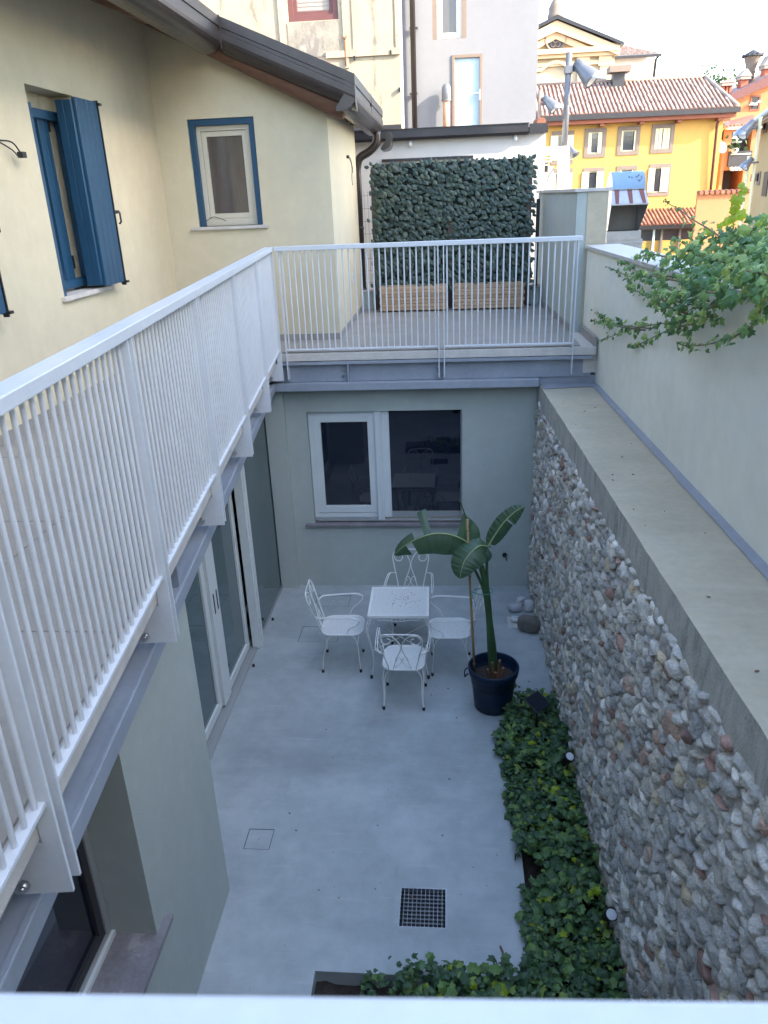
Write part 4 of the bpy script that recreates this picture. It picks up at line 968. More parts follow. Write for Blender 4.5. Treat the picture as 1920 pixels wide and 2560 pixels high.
ps = AZ(1343, 1756, .32); t = thing('solar_panel', 'tilted dark square solar panel on a stake in the ivy behind the pot', 'solar panel', (ps.x, ps.y, 0))
u_ = Vector((.75, .62, .1)).normalized(); v_ = Vector((-.5, .62, .35)); v_ = (v_-u_*v_.dot(u_)).normalized(); w_ = u_.cross(v_)
m = MB(); m.obox(ps-u_*.085-v_*.085, u_*.17, v_*.17, w_*.014); m.build('frame', black_iron, t, bevel=.004)
m = MB(); m.obox(ps-u_*.077-v_*.077+w_*.014, u_*.154, v_*.154, w_*.002); m.build('cell', solar_m, t)
m = MB(); m.tube([(ps.x, ps.y, -.1), tuple(ps)], .009, 8); m.build('stake', black_iron, t)

# ------------------------------------------------------------------ ivy hanging over the tan wall
iv = thing('ivy_plant', 'bright green ivy with trailing shoots hanging over the tan wall on the right', 'ivy', (1.7, 4.5, 3.4))
def C5(px, py, x): return AX(1480+px*.2652, 360+py*.2652, x)
ST = [([(1720, 1350), (1500, 1400), (1300, 1420), (1050, 1390), (900, 1310), (880, 1285)], 1.45, .6), ([(1250, 1450), (1020, 1600), (800, 1680), (600, 1700), (350, 1755), (60, 1860)], 1.52, .9),
      ([(1160, 1600), (960, 1690), (760, 1740), (560, 1830), (430, 1890), (340, 1895)], 1.55, 1), ([(1620, 1400), (1590, 1570), (1500, 1720), (1300, 1830), (1080, 1890), (900, 1900), (820, 1885)], 1.50, .9),
      ([(1000, 1490), (700, 1480), (550, 1420), (400, 1380), (345, 1335)], 1.50, 1), ([(1000, 1310), (760, 1280), (560, 1240), (440, 1210), (330, 1150), (250, 1105)], 1.50, .9),
      ([(800, 1250), (500, 1240), (400, 1260), (280, 1220), (140, 1155)], 1.53, .6), ([(560, 1740), (230, 1700), (100, 1630), (0, 1530)], 1.55, .8), ([(500, 1755), (250, 1720), (0, 1665)], 1.56, .6),
      ([(1500, 980), (1240, 890), (1100, 800), (930, 700), (830, 620), (720, 560), (690, 515)], 1.72, .45), ([(1720, 1140), (1400, 1120), (1200, 1100), (1000, 1030), (760, 870)], 1.60, .8),
      ([(1720, 930), (1450, 880), (1300, 800)], 1.75, .8), ([(1720, 1250), (1500, 1200), (1250, 1170)], 1.42, .8), ([(900, 1600), (700, 1540), (560, 1500)], 1.5, .9), ([(1100, 1480), (800, 1390), (600, 1330)], 1.5, 1), ([(760, 1080), (560, 1040), (410, 1080), (240, 1105)], 1.6, .7)]
sm_ = MB(); leaves = []
for pts, x, dens in ST:
    P3 = [C5(a, b, x-.10*math.sin(k*1.3)*.4) for k, (a, b) in enumerate(pts)]; bz = bez(P3, 40); k = len(bz)
    sm_.tube(bz, [.0065*(1-.75*i/k)+.001 for i in range(k)], 5)
    for i in range(k):
        for q in range(3):
            if R.random() > dens*.62: continue
            tip = i/k; sz = R.uniform(.028, .062)*(1-.62*max(0, tip-.45)); d_ = rv(.028)*(1.3-tip)
            leaves.append((bz[i]+d_, Vector((-.75, -.35, .55))+rv(.42), Vector((-.3, R.uniform(-.2, .9), -.5))+rv(.5), sz, 0))
for i in range(780):                                       # the mass on top of and over the wall
    px = R.triangular(560, 1850, 1650); py = R.gauss(1190-.10*(px-600), 175-40*max(0, (1000-px)/400))
    if py < 1010-.34*(px-560)+70*noise.noise(Vector((px*.006, 3, 1))) or py > 1500-.06*abs(px-1100): continue
    x = 1.75-.34*min(1, max(0, (py-850)/500))+R.uniform(-.07, .10)
    leaves.append((C5(px, py, x), Vector((-.6, -.45, .7))+rv(.45), Vector((-.3, .2, -.6))+rv(.6), R.choice((.035, .045, .055, .07, .08))*R.uniform(.8, 1.05), 0))
for i in range(330):                                       # the same mass further along the wall, over the cap and down its back
    y = R.uniform(2.6, 6.2); x = R.uniform(1.62, 2.25); z = 3.93+.28*R.random()*(1-abs(x-1.9)*1.2)-max(0, x-2.02)*R.random()*3
    leaves.append((Vector((x, y, z)), Vector((-.2, -.3, .9))+rv(.5), Vector((-.5, .3, -.3))+rv(.6), R.uniform(.035, .08), 0))
for y in (3.4, 4.6, 5.5): sm_.tube(bez([(2.3, y+.2, -.3), (2.2, y, 1.5), (2.12, y-.1, 3.2), (1.98, y, 3.95), (1.7, y+.1, 3.98)], 20), .014, 6)
tipk = [(1430, 370), (1400, 440), (1415, 410), (1370, 490), (1420, 500), (1345, 590), (1385, 575), (1290, 700), (1350, 690), (1250, 730), (1450, 650), (1200, 750), (1560, 740), (1640, 730), (1110, 810), (1330, 760)]
for a, b in tipk:
    big = 1.2 if 480 < b < 720 else .9
    leaves.append((C5(a, b, 1.78), Vector((-.5, -.7, .4))+rv(.3), Vector((0, .5, -.6))+rv(.4), R.uniform(.045, .06)*big, 1))
us = bez([C5(1320, 900, 1.78), C5(1340, 700, 1.78), C5(1370, 520, 1.78), C5(1430, 375, 1.78)], 16); sm_.tube(us, [.006-.0003*i for i in range(len(us))], 5)
sm_.build('stem', ivy_stem, iv)
leaves.sort(key=lambda l: -l[3]/max(1, (l[0]-EYE).length))
qa = MB(); qa.add(LV, LF); qa = qa.mesh('leaf', ivy_m); qb = MB(); qb.add(RV, RF); qb = qb.mesh('leaf', ivy_young); restv = MB()
for i, (p, n_, t_, s_, yng) in enumerate(leaves):
    Mx = leaf_m4(p, n_, t_, s_)
    if i < 300 or yng: part(qb if yng else qa, 'leaf', iv, Mx)
    else: restv.xf(LV, LF, Mx)
restv.build('foliage', ivy_m, iv, kind='stuff')

# ------------------------------------------------------------------ planters and leaf screen at the end of the terrace
lowp = thing('parapet', 'low rendered parapet behind the wooden planters at the end of the terrace', 'wall', (0, 11.75, 2.9))
m = MB(); m.box(-1.34, 1.30, 11.66, 11.86, 2.6, 3.17); m.build('wall', plaster_low, lowp)
m = MB(); m.box(-1.34, 1.30, 11.63, 11.89, 3.171, 3.205); m.build('cap_stone', sill_m, lowp, bevel=.004)
def planter(x0, x1, label):
    t = thing('planter', label, 'planter', ((x0+x1)/2, 11.3, TZ), 'wooden planters on the terrace')
    y0, y1 = 11.14, 11.46; n_ = 7; h = .045
    for k in range(n_):
        z = TZ+.022+k*.0465; j = R.uniform(-.004, .004); e_ = .012 if k % 2 else 0
        for yy in (y0, y1-.03): MB().box(x0+e_, x1-e_, yy+j, yy+.03+j, z, z+h-.004).build('slat', wood_pl, t, bevel=.003)
        for xx in (x0+.012, x1-.042): MB().box(xx, xx+.03, y0+.031+.004, y1-.036, z, z+h-.004).build('slat', wood_pl, t)
    for xx in (x0+.05, x1-.09):
        MB().box(xx, xx+.04, y0+.034, y0+.07, TZ, TZ+.36).build('corner_post', wood_pl, t)
    m = MB(); m.box(x0+.045, x1-.045, y0+.036, y1-.036, TZ+.03, TZ+.28); m.build('soil', soil_m, t)
planter(-.99, -.03, 'slatted wooden planter under the leaf screen, left of the dark centre post'); planter(.065, 1.045, 'slatted wooden planter under the leaf screen, right of the dark centre post')
for x, l_ in ((-1.035, 'dark brown post at the left end of the wooden planters'), (.018, 'dark brown post between the two wooden planters'), (1.095, 'dark brown post at the right end of the wooden planters')):
    t = thing('screen_post', l_, 'post', (x, 11.5, TZ), 'posts carrying the leaf screen')
    MB().box(x-.04, x+.04, 11.47, 11.55, TZ, 4.82).build('shaft', wood_post, t, bevel=.004); MB().box(x-.07, x+.07, 11.44, 11.58, TZ, TZ+.012).build('base_plate', black_iron, t)
t = thing('metal_post', 'slim black metal post between the leaf screen and the terrace wall', 'post', (1.235, 11.62, 3.2))
MB().box(1.215, 1.262, 11.60, 11.645, 3.2, 4.36).build('shaft', black_iron, t, bevel=.003); MB().box(1.20, 1.277, 11.585, 11.66, 3.2056, 3.215).build('base_plate', black_iron, t)
ms_ = thing('wire_mesh_fence', 'thin dark wire mesh fence showing at both sides of the leaf screen', 'fence', (0, 11.72, 3.2))
m = MB()
for i in range(52): x = -1.25+i*.0495; m.tube([(x, 11.72, 3.21), (x, 11.72, 4.55)], .0025, 4, caps=False)
for i in range(8): z = 3.3+i*.17; m.tube([(-1.27, 11.72, z), (1.28, 11.72, z)], .003, 4, caps=False)
m.build('wire', wire_m, ms_)
hg = thing('leaf_screen', 'tall screen of dark artificial leaves above the wooden planters', 'leaf screen', (.03, 11.45, 3.2))
m = MB(); vs = []
for j in range(14):
    for i in range(20): vs.append((-1.05+2.18*i/19, 11.50+.02*noise.noise(Vector((i*.7, j*.7, 0))), 3.22+1.66*j/13))
m.add(vs, [(j*20+i, j*20+i+1, (j+1)*20+i+1, (j+1)*20+i) for j in range(13) for i in range(19)], True); m.build('backing', hedge_back, hg)
HV = [Vector(q) for q in ((0, 0, 0), (.30, .28, -.05), (.34, .55, -.06), (.17, .85, -.02), (0, 1, 0), (-.17, .85, -.02), (-.34, .55, -.06), (-.30, .28, -.05), (0, .5, .06))]; HF = [(i, (i+1) % 8, 8) for i in range(8)]
hv = MB(); hv.add(HV, HF); hvm = hv.mesh('leaf', hedge_m); hl_ = []
for j in range(48):
    for i in range(46):
        x = -1.08+2.21*(i+.5*(j % 2))/45.5+R.gauss(0, .016); z = 3.20+1.67*j/47+R.gauss(0, .014)
        lean = .35*noise.noise(Vector((x*1.5, z*1.5, 3)))
        tip = Vector((.75+lean+R.gauss(0, .25), -.25, -.45+R.gauss(0, .45))) if R.random() < .8 else Vector((-.4, -.3, .8))
        if j >= 47: tip = Vector((R.gauss(0, .7), -.1, .8)); z -= .03
        hl_.append(((x, 11.48-R.random()*.05, z), Vector((R.gauss(0, .22), -1, .25+R.gauss(0, .2))), tip, R.uniform(.066, .094)))
order = list(range(len(hl_))); R.shuffle(order); order = sorted(order, key=lambda k: -hl_[k][3]); rs = MB()
for n_, k in enumerate(order):
    Mx = leaf_m4(*hl_[k])
    if n_ < 300: part(hvm, 'leaf', hg, Mx)
    else: rs.xf(HV, HF, Mx)
rs.build('leaves', hedge_m, hg, kind='stuff')
# ------------------------------------------------------------------ buildings behind the terrace
# white lower building
LY = 13.0
wb = thing('white_building', 'white rendered building behind the leaf screen with a glazed roof door, black gutter and downpipe', 'building', (.3, 14, 0))
zt = AY(1160, 322, LY).z
xr = AY(1362, 400, LY).x
m = MB(); m.box(-3.6, xr, LY, LY+2.9, -.2, zt-.1); m.build('wall', white_wall, wb)
m = MB(); a, b = AY(960, 322, LY-.16), AY(1322, 305, LY-.16)
m.prism([(a.x-.6, LY-.16, zt+.02), (a.x-.6, LY-.16, zt-.09), (a.x-.6, LY-.13, zt-.125), (a.x-.6, LY-.03, zt-.125), (a.x-.6, LY-.03, zt+.02)], (b.x-a.x+.6, 0, 0)); m.box(a.x-.6, b.x+.003, LY-.175, LY-.03, zt+.0205, zt+.032); m.build('gutter', dark_gut, wb)
m = MB(); m.box(-3.6, xr+.02, LY-.028, LY+3.3, zt-.099, zt-.02); m.build('roof', dark_gut, wb)
m = MB(); c = AY(1348, 305, LY); m.box(b.x+.02, xr+.02, LY-.10, LY-.03, zt-.11, zt+.02); m.build('roof_edge', dark_gut, wb)
m = MB(); c = AY(1340, 312, LY); m.tube([(xr-.08, LY-.1, zt+.03), (xr-.08, LY+.5, zt+.06)], .07, 10); m.build('ridge_tile', tile_red, wb)
m = MB(); c0, c1 = AY(955, 402, LY), AY(1183, 392, LY); m.box(c0.x, c1.x, LY-.05, LY-.001, c1.z-.02, c1.z+.02); m.build('awning_rail', dark_gut, wb)
for px, py in ((1025, 352), (1288, 338)):
    c = AY(px, py, LY); l = MB(); l.box(c.x-.02, c.x+.02, LY-.05, LY, c.z, c.z+.04); l = l.build('wall_lamp', black_iron, wb)
    m = MB(); m.lathe([(0, -.085), (.02, -.08), (.03, -.06), (.03, -.005), (.018, 0), (.0, .0)], (c.x, LY-.05, c.z), 12); m.build('lamp_glass', lens_m, l)
UY = 16.3
ax, bx = AY(1000, 200, UY).x, AY(1344, 150, UY).x
m = MB(); dr = [AY(1130, 134, UY), AY(1205, 312, UY)]; wi = [AY(1082, 90, UY), AY(1165, 96, UY)]
wall(m, (ax, UY, 0), X_, -Y_, bx-ax, 0, 13, .4, [(AY(1130, 200, UY).x-ax, AY(1206, 200, UY).x-ax, zt+.05, AY(1165, 136, UY).z), (AY(1081, 60, UY).x-ax, AY(1166, 60, UY).x-ax, AY(1120, 98, UY).z, AY(1120, -60, UY).z)]); m.build('wall', lav_wall, wb)
m = MB(); m.box(bx-.4, bx-.001, UY+.4, UY+8, 0, 13); m.build('wall', lav_wall, wb)
o = (0, UY, 0)
d0, d1, dz = AY(1130, 200, UY).x, AY(1206, 200, UY).x, AY(1165, 136, UY).z
dd = MB(); frame(dd, o, X_, -Y_, d0, d1, zt+.06, dz, .055, -.02, .08); dd = dd.build('roof_door', surround_m, wb, bevel=.004)
m = MB(); slab(m, o, X_, -Y_, d0+.056, d1-.056, zt+.11, dz-.056, .03, .04); m.build('pane', glass_frost, dd)
h = AY(1199, 237, UY); m = MB(); m.box(h.x-.012, h.x+.012, UY-.04, UY-.02, h.z-.09, h.z+.09); m.box(h.x-.13, h.x, UY-.075, UY-.06, h.z+.02, h.z+.035); m.build('handle', bolt_m, dd)
w0, w1, wz = AY(1081, 60, UY).x, AY(1166, 60, UY).x, AY(1120, 98, UY).z
wn = MB(); slab(wn, o, X_, -Y_, w0, w0+.085, wz, wz+2, .0, .09); slab(wn, o, X_, -Y_, w1-.085, w1, wz, wz+2, .0, .09); slab(wn, o, X_, -Y_, w0+.085, w1-.085, wz-.0, wz+.01, .0, .09); wn = wn.build('window', surround_m, wb)
m = MB(); frame(m, o, X_, -Y_, w0+.086, w1-.086, wz+.012, wz+1.9, .05, .05, .11); frame(m, o, X_, -Y_, w0+.142, w1-.142, wz+.07, wz+1.85, .04, .06, .10); m.build('sash', white_pvc, wn)
m = MB(); slab(m, o, X_, -Y_, w0+.18, w1-.18, wz+.11, wz+1.8, .08, .085); m.build('pane', glass_curt, wn)
p0, p1 = AY(1030, 0, UY-.1), AY(1036, 318, UY-.1); m = MB(); m.tube([(p0.x, UY-.1, 13), (p1.x+.01, UY-.1, zt)], .05, 10)
for py in (234, 70): c = AY(1034, py, UY-.1); m.box(c.x-.075, c.x+.075, UY-.12, UY-.02, c.z-.012, c.z+.012)
m.build('downpipe', copper_gut, wb)
v = AY(1116, 312, UY-.14); vt = AY(1116, 222, UY-.14)
m = MB(); m.tube([(v.x, UY-.14, v.z-.3), (vt.x, UY-.14, AY(1116, 246, UY-.14).z)], .065, 14); vp = m.build('vent_pipe', terracotta_pipe, wb)
m = MB(); z_ = AY(1116, 248, UY-.14).z; m.lathe([(.078, -.01), (.085, .02), (.085, .16), (.075, .21), (.05, .245), (0, .26)], (vt.x, UY-.14, z_), 16); m.lathe([(.09, -.03), (.09, 0)], (vt.x, UY-.14, z_), 16); m.build('vent_cowl', lamp_grey, vp)

# stained old building on the left of it
SY = 15.2
sx1 = AY(1000, 150, SY).x
sb = thing('old_building', 'old building with peeling stained cream render and a maroon window, above the dark gutter', 'building', (-4, 16, 0))
a, b = AY(720, 40, SY), AY(846, 48, SY); wz = b.z
m = MB(); wall(m, (-9, SY, 0), X_, -Y_, sx1+9, 0, 13.5, .5, [(a.x+9, b.x+9, wz, wz+1.7)]); m.build('wall', stain_wall, sb)
m = MB(); m.box(sx1-.5, sx1-.0, SY+.5, UY-.0, 0, 13.5); m.build('wall', lav_wall, sb)
o = (0, SY, 0)
wn = MB(); frame(wn, o, X_, -Y_, a.x+.005, b.x-.005, wz+.003, wz+1.69, .09, .03, .12); frame(wn, o, X_, -Y_, a.x+.095, b.x-.095, wz+.093, wz+1.6, .06, .06, .14); wn = wn.build('window', maroon, sb, bevel=.004)
m = MB(); slab(m, o, X_, -Y_, a.x+.15, b.x-.15, wz+.15, wz+1.5, .10, .105); m.build('pane', blind_m, wn)
for k in range(22): z = wz+.17+k*.06; m = MB(); slab(m, o, X_, -Y_, a.x+.16, b.x-.16, z, z+.028, .094, .099); m.build('blind_slat', blind_m, wn)
def sp(name, r, mt, d0, d1):
    c0, c1 = AY(r[0], r[1], SY), AY(r[2], r[3], SY); m = MB(); slab(m, o, X_, -Y_, c0.x, c1.x, c1.z, c0.z, d0, d1); return m.build(name, mt, sb)
sp('bare_panel', (718, 58, 851, 139), stain_panel, -.012, .0)
sp('render_pilaster', (852, -40, 874, 170), stain_wall, -.03, .0); sp('render_pilaster', (690, -40, 717, 150), stain_wall, -.03, .0); sp('render_pilaster', (985, -40, 1000, 132), stain_wall, -.025, .0)
sp('render_band', (815, 130, 1000, 136), stain_wall, -.04, .0)
sp('render_panel', (876, -40, 984, 128), stain_wall, -.014, .0)
r0, r1 = AY(862, 100, SY-.035), AY(865, 165, SY-.035); m = MB(); m.tube([tuple(r0), tuple(r1)], .012, 6); m.tube([tuple(r0+Vector((-.03, 0, .06))), tuple(r0), tuple(r0+Vector((.03, 0, .06)))], .01, 5); m.build('rusty_bracket', rust_m, sb)
for px, py in ((977, 131), (886, 145), (999, 224)):
    c = AY(px, py, SY-.02); m = MB(); m.box(c.x-.015, c.x+.015, SY-.05, SY, c.z-.03, c.z+.03); m.build('iron_stub', black_iron, sb)
ge = AY(985, 322, SY-.2); m = MB(); m.box(-4, sx1, SY-.25, SY-.05, AY(985, 322, SY-.2).z, AY(985, 312, SY-.2).z); m.build('gutter', dark_gut, sb)

# pergola and lamp post on the white pier
PY = 14.0
pg = thing('pergola', 'small white pergola with slats between the white building and the lamp post', 'pergola', (1.7, PY, 3))
q = lambda px, py, y=PY: AY(px, py, y)
c0, c1 = q(1402, 366), q(1421, 470)
m = MB(); m.box(c0.x-.02, c1.x, PY, PY+.16, 3.0, c0.z); m.build('post', white_wall, pg, bevel=.005)
e0 = q(1362, 362); m = MB(); m.box(e0.x-.15, c1.x-.001, PY+.01, PY+.12, q(1390, 383).z, q(1390, 366).z); m.build('beam', white_wall, pg, bevel=.004)
for k in range(6):
    z = q(1390, 384).z-.045*k; m = MB(); m.box(e0.x-.15, c0.x-.03-.05*k*.6, PY+.16+.11*k, PY+.19+.11*k, z-.02, z); m.build('slat', white_pvc, pg)
m = MB(); m.box(e0.x-.1, c0.x-.02, PY+1.2, PY+1.25, 3, q(1380, 405).z); m.build('back_panel', lav_wall, pg)
m = MB(); m.box(q(1378, 420).x, c0.x-.021, PY+.6, PY+.64, 3, q(1380, 412).z); m.build('side_panel', grey_alu, pg)
m = MB(); k0 = q(1374, 408); m.box(k0.x-.03, k0.x+.03, PY+.5, PY+.56, k0.z-.12, k0.z+.05); m.build('bracket', black_iron, pg)
m = MB(); m.tube(bez([q(1368, 455), q(1372, 440), q(1383, 424), q(1390, 415)], 10), .006, 4); m.build('cable', black_iron, pg)

def floodlight(par, c, s_, aim=1):
    """box bodied floodlight with curved visor, pointing right and down"""
    a = Vector((.66*aim, -.30, -.66)).normalized()
    f_ = MB(); f_.lathe([(0, -.20), (.085, -.20), (.09, -.06), (.105, -.03), (.15, .16), (.155, .19), (.14, .19)], c, 16, axis=a)
    f_.v = [tuple(c+(Vector(v)-c)*s_) for v in f_.v]; f_ = f_.build('floodlight', lamp_grey, par)
    m = MB(); n_ = 10; A, B, A2, B2 = [], [], [], []; qt = a.to_track_quat('Z', 'Y')
    up = (Zu-a*a.z).normalized(); sd2 = a.cross(up)
    for k in range(n_+1):
        t = math.radians(-75+150*k/n_); rad = (up*math.cos(t)+sd2*math.sin(t))
        A.append(c+(a*.18+rad*.156)*s_); B.append(c+(a*(.20+.15*math.cos(t))+rad*(.182-.04*math.cos(t)))*s_); A2.append(c+(a*.18+rad*.150)*s_); B2.append(c+(a*(.20+.15*math.cos(t))+rad*(.175-.04*math.cos(t)))*s_)
    strip(m, A, B, True); strip(m, list(reversed(A2)), list(reversed(B2)), True); m.build('visor', steel_galv, f_)
    m = MB(); m.lathe([(0, .185), (.12, .184)], c, 16, axis=a); m.v = [tuple(c+(Vector(v)-c)*s_) for v in m.v]; m.build('lens', lens_m, f_)
    m = MB(); m.tube([tuple(c-sd2*.02*s_), tuple(c-sd2*.10*s_)], .03*s_, 10); m.build('pivot', bolt_m, f_); return f_
lp = thing('lamp_post', 'tall grey lamp post with a big floodlight rising from the white pier', 'lamp post', tuple(q(1411, 366)))
t0, t1 = q(1423, 131, PY+.08), q(1411, 366, PY+.08)
m = MB(); m.tube([tuple(t1), tuple(t0)], .048, 14); m.build('pole', lamp_grey, lp)
c = q(1421, 174, PY+.08); m = MB(); m.box(c.x-.06, c.x+.06, PY+.02, PY+.14, c.z-.06, c.z+.05); m.build('clamp', lamp_grey, lp, bevel=.006)
fc = q(1458, 175, PY+.05); m = MB(); m.tube([tuple(c+Vector((.05, 0, -.01))), tuple(fc)], .022, 8); m.build('bracket_arm', lamp_grey, lp)
floodlight(lp, fc+Vector((.02, -.02, -.03)), 1.0)
m = MB(); m.tube(bez([tuple(c+Vector((.05, 0, .03))), tuple(c+Vector((.10, 0, .11))), tuple(c+Vector((.13, 0, .12))), tuple(fc+Vector((-.06, 0, .06)))], 10), .006, 4); m.build('cable', black_iron, lp)
c = q(1431, 362, PY); sp_ = MB(); sp_.lathe([(.02, -.10), (.03, -.03), (.075, .09), (.09, .10)], c+Vector((.0, 0, -.08)), 14, axis=Vector((.35, -.3, -.7))); sp_.build('small_spotlight', lamp_grey, lp)
l2 = thing('lamp_post', 'pale lamp post with small floodlight close to the corner of the white building', 'lamp post', tuple(AY(1346, 300, 26)))
t0, t1 = AY(1350, 225, 26), AY(1345, 305, 26); m = MB(); m.tube([(t1.x, 26, t1.z-4), tuple(t0)], .055, 10); m.build('pole', surround_m, l2)
fc = AY(1374, 258, 25.95); m = MB(); m.tube([tuple(AY(1349, 262, 26)), tuple(fc)], .03, 6); m.build('bracket_arm', lamp_grey, l2); floodlight(l2, fc, 1.25)

# ventilation hood behind the terrace wall
hd = thing('vent_hood', 'rusty sheet metal ventilation hood with curved top tinted by mirrored sky behind the terrace wall', 'vent hood', (2.5, 12, 3))
hy = 11.9; x0, x1 = AY(1531, 470, hy).x, AY(1613, 470, hy).x
zt_ = AY(1570, 428, hy+.1).z; zf = AY(1570, 472, hy).z; zb = AY(1575, 510, hy-.15).z; zo = AY(1560, 577, hy+.15).z
n_ = 12; arc = [(hy+.23-.23*math.cos(math.pi*k/n_), zf+(zt_-zf)*math.sin(math.pi*k/n_)) for k in range(n_+1)]
m = MB(); A = [(x0, y, z) for y, z in arc]; B = [(x1, y, z) for y, z in arc]; strip(m, A, B, True); m.build('curved_top', hood_blue, hd)
for x, s_ in ((x0+.002, 1), (x1-.002, -1)):
    xo = x-.03*s_
    m = MB(); m.prism([(x, y, z) for y, z in arc], (.003*s_, 0, 0)); m.prism([(x, hy+.46, zf-.001), (x, hy, zf-.001), (xo, hy-.16, zb), (x, hy+.16, zo), (x, hy+.46, zo)], (.003*s_, 0, 0)); m.build('side_panel', steel_galv, hd)
m = MB(); m.face([(x0, hy, zf), (x0-.03, hy-.16, zb), (x1+.03, hy-.16, zb), (x1, hy, zf)]); m.face([(x0, hy+.012, zf), (x1, hy+.012, zf), (x1+.03, hy-.15, zb), (x0-.03, hy-.15, zb)]); m.box(x0-.035, x1+.035, hy-.17, hy-.155, zb-.012, zb+.006); m.build('front_panel', steel_galv, hd)
for t in (.14, .52, .87):
    xa, xb = x0+(x1-x0)*t, x0-.03+(x1-x0+.06)*(t+.02); m = MB(); m.face([(xa-.035, hy-.003, zf-.001), (xb-.022, hy-.163, zb+.007), (xb+.022, hy-.163, zb+.007), (xa+.035, hy-.003, zf-.001)]); m.build('rust_streak', maroon, hd)
m = MB(); m.box(x0+.006, x1-.006, hy+.44, hy+.45, zo, zf); m.box(x0+.006, x1-.006, hy-.02, hy+.44, zf-.012, zf-.004); m.face([(x0, hy+.16, zo), (x1, hy+.16, zo), (x1, hy+.44, zo+.002), (x0, hy+.44, zo+.002)]); m.build('inner_lining', hood_in, hd)
m = MB(); m.box(x0-.02, x1+.02, hy+.10, hy+.48, zo-.12, zo-.002); m.box(x0-.01, x1+.05, hy+.12, hy+.5, zo-.6, zo-.12); m.box(x0-.03, x1+.07, hy+.09, hy+.52, zo-.17, zo-.155); m.build('base', steel_galv, hd)

# ------------------------------------------------------------------ far buildings
def barrel(L_, r, n=5):
    m = MB(); A, B = [], []
    for k in range(n+1):
        a = math.pi*k/n; A.append((r*math.cos(a), 0, r*.8*math.sin(a))); B.append((r*.82*math.cos(a), L_, r*.66*math.sin(a)+.015))
    strip(m, A, B, True); m.face([(r*math.cos(math.pi*k/n), 0, r*.8*math.sin(math.pi*k/n)) for k in range(n+1)]); return m
def tiled(par, P0, P1, Q0, Q1, ncol, nrow, mt, base, nparts=300):
    """tile field between eave P0-P1 and ridge Q0-Q1 (trapezoid), one barrel per tile"""
    P0, P1, Q0, Q1 = map(Vector, (P0, P1, Q0, Q1)); u = (P1-P0); up = ((Q0-P0)-(u.normalized()*((Q0-P0).dot(u.normalized())))); Ls = up.length; up = up.normalized(); ux = u.normalized(); nv = ux.cross(up)
    if nv.z < 0: nv = -nv
    m = MB(); m.face([P0-nv*.01, P1-nv*.01, Q1-nv*.01, Q0-nv*.01]); m.build('roof_deck', base, par)
    W = u.length/ncol; TL = Ls/nrow; t = barrel(TL*1.12, W*.33); me = t.mesh('tile', mt); rest = MB(); cnt = 0
    la, lb = (Q0-P0).dot(ux)/Ls, (u.length-(Q1-P0).dot(ux))/Ls
    for j in range(nrow):
        for i in range(ncol):
            a, b = (i+.5)*W, j*TL
            if a < la*(b+TL*.6)+W*.2 or a > u.length-lb*(b+TL*.6)-W*.2: continue
            o = P0+ux*a+up*b+nv*(.012*R.random())+ux*R.gauss(0, .012)
            M4 = Matrix(((ux.x, up.x, nv.x, o.x), (ux.y, up.y, nv.y, o.y), (ux.z, up.z, nv.z, o.z), (0, 0, 0, 1)))
            if cnt < nparts: part(me, 'tile', par, M4)
            else: rest.xf(t.v, t.f, M4, True)
            cnt += 1
    if rest.v: rest.build('tiles', mt, par, kind='stuff')
    return nv
YY = 62.0
yh = thing('yellow_house', 'bright yellow house with grey stone window surrounds, cream shutters and barrel tile roof', 'house', (14, YY+4, 0))
f = lambda px, py, d=0: AY(px, py, YY-d)
e0, e1 = f(1330, 309, .9), f(1847, 281, .9); zE = e1.z
wx0, wx1 = f(1330, 400).x, f(1797, 400).x; wz0 = .0
YW = (((1377, 326, 1436, 412), 'open'), ((1459, 319, 1517, 395), 'ajar'), ((1541, 314, 1602, 389), 'thin'), ((1625, 308, 1688, 384), 'closed'), ((1370, 420, 1432, 500), 'open'), ((1454, 418, 1511, 500), 'open'), ((1537, 413, 1594, 492), 'thin'), ((1618, 408, 1679, 491), 'wide'))
hs = []
for r, md in YW:
    a, b = f(r[0], r[3]), f(r[2], r[1]); bd = (b.x-a.x)*.17*.5; hs.append((a.x+bd-wx0, b.x-bd-wx0, a.z+bd, b.z-bd))
m = MB(); wall(m, (wx0, YY, 0), X_, -Y_, wx1-wx0, -.3, f(1700, 288).z, .5, hs); m.box(wx0, wx1-.001, YY+.501, YY+10, -.3, f(1700, 288).z-.01); m.build('wall', yellow_wall, yh)
rt0, rt1 = AY(1330, 225, YY+4.2), AY(1762, 194, YY+4.2)
ev0, ev1 = AY(1330, 296, YY-.9), AY(1846, 266, YY-.9); ev0.z = ev1.z; rt0.z = rt1.z
tiled(yh, ev0, ev1, (ev0.x, YY+4.2, rt1.z), rt1, 47, 14, tile_roof, eave_wood)
m = MB(); m.face([tuple(ev1), (ev1.x+.0, YY+11, ev1.z), (rt1.x, YY+6, rt1.z), tuple(rt1)]); m.face([(ev0.x, YY+4.2, rt1.z), tuple(rt1), (rt1.x, YY+6, rt1.z), (ev1.x, YY+11, ev1.z), (ev0.x, YY+11, ev1.z)]); m.build('roof_slope', tile_roof, yh)
m = MB(); m.tube([tuple(ev1+Vector((0, .05, .06))), tuple(rt1+Vector((0, 0, .08)))], .13, 8); m.tube([(ev0.x, YY+4.2, rt1.z+.08), (rt1.x, YY+4.2, rt1.z+.08)], .13, 8); m.build('ridge_tiles', tile_roof, yh)
m = MB(); m.box(ev0.x, ev1.x+.12, YY-1.08, YY-.86, ev1.z-.36, ev1.z-.03); m.build('gutter', dark_gut, yh)
m = MB(); m.box(ev0.x, ev1.x-.05, YY-.85, YY+.05, ev1.z-.62, ev1.z-.32); m.build('eave', eave_wood, yh)
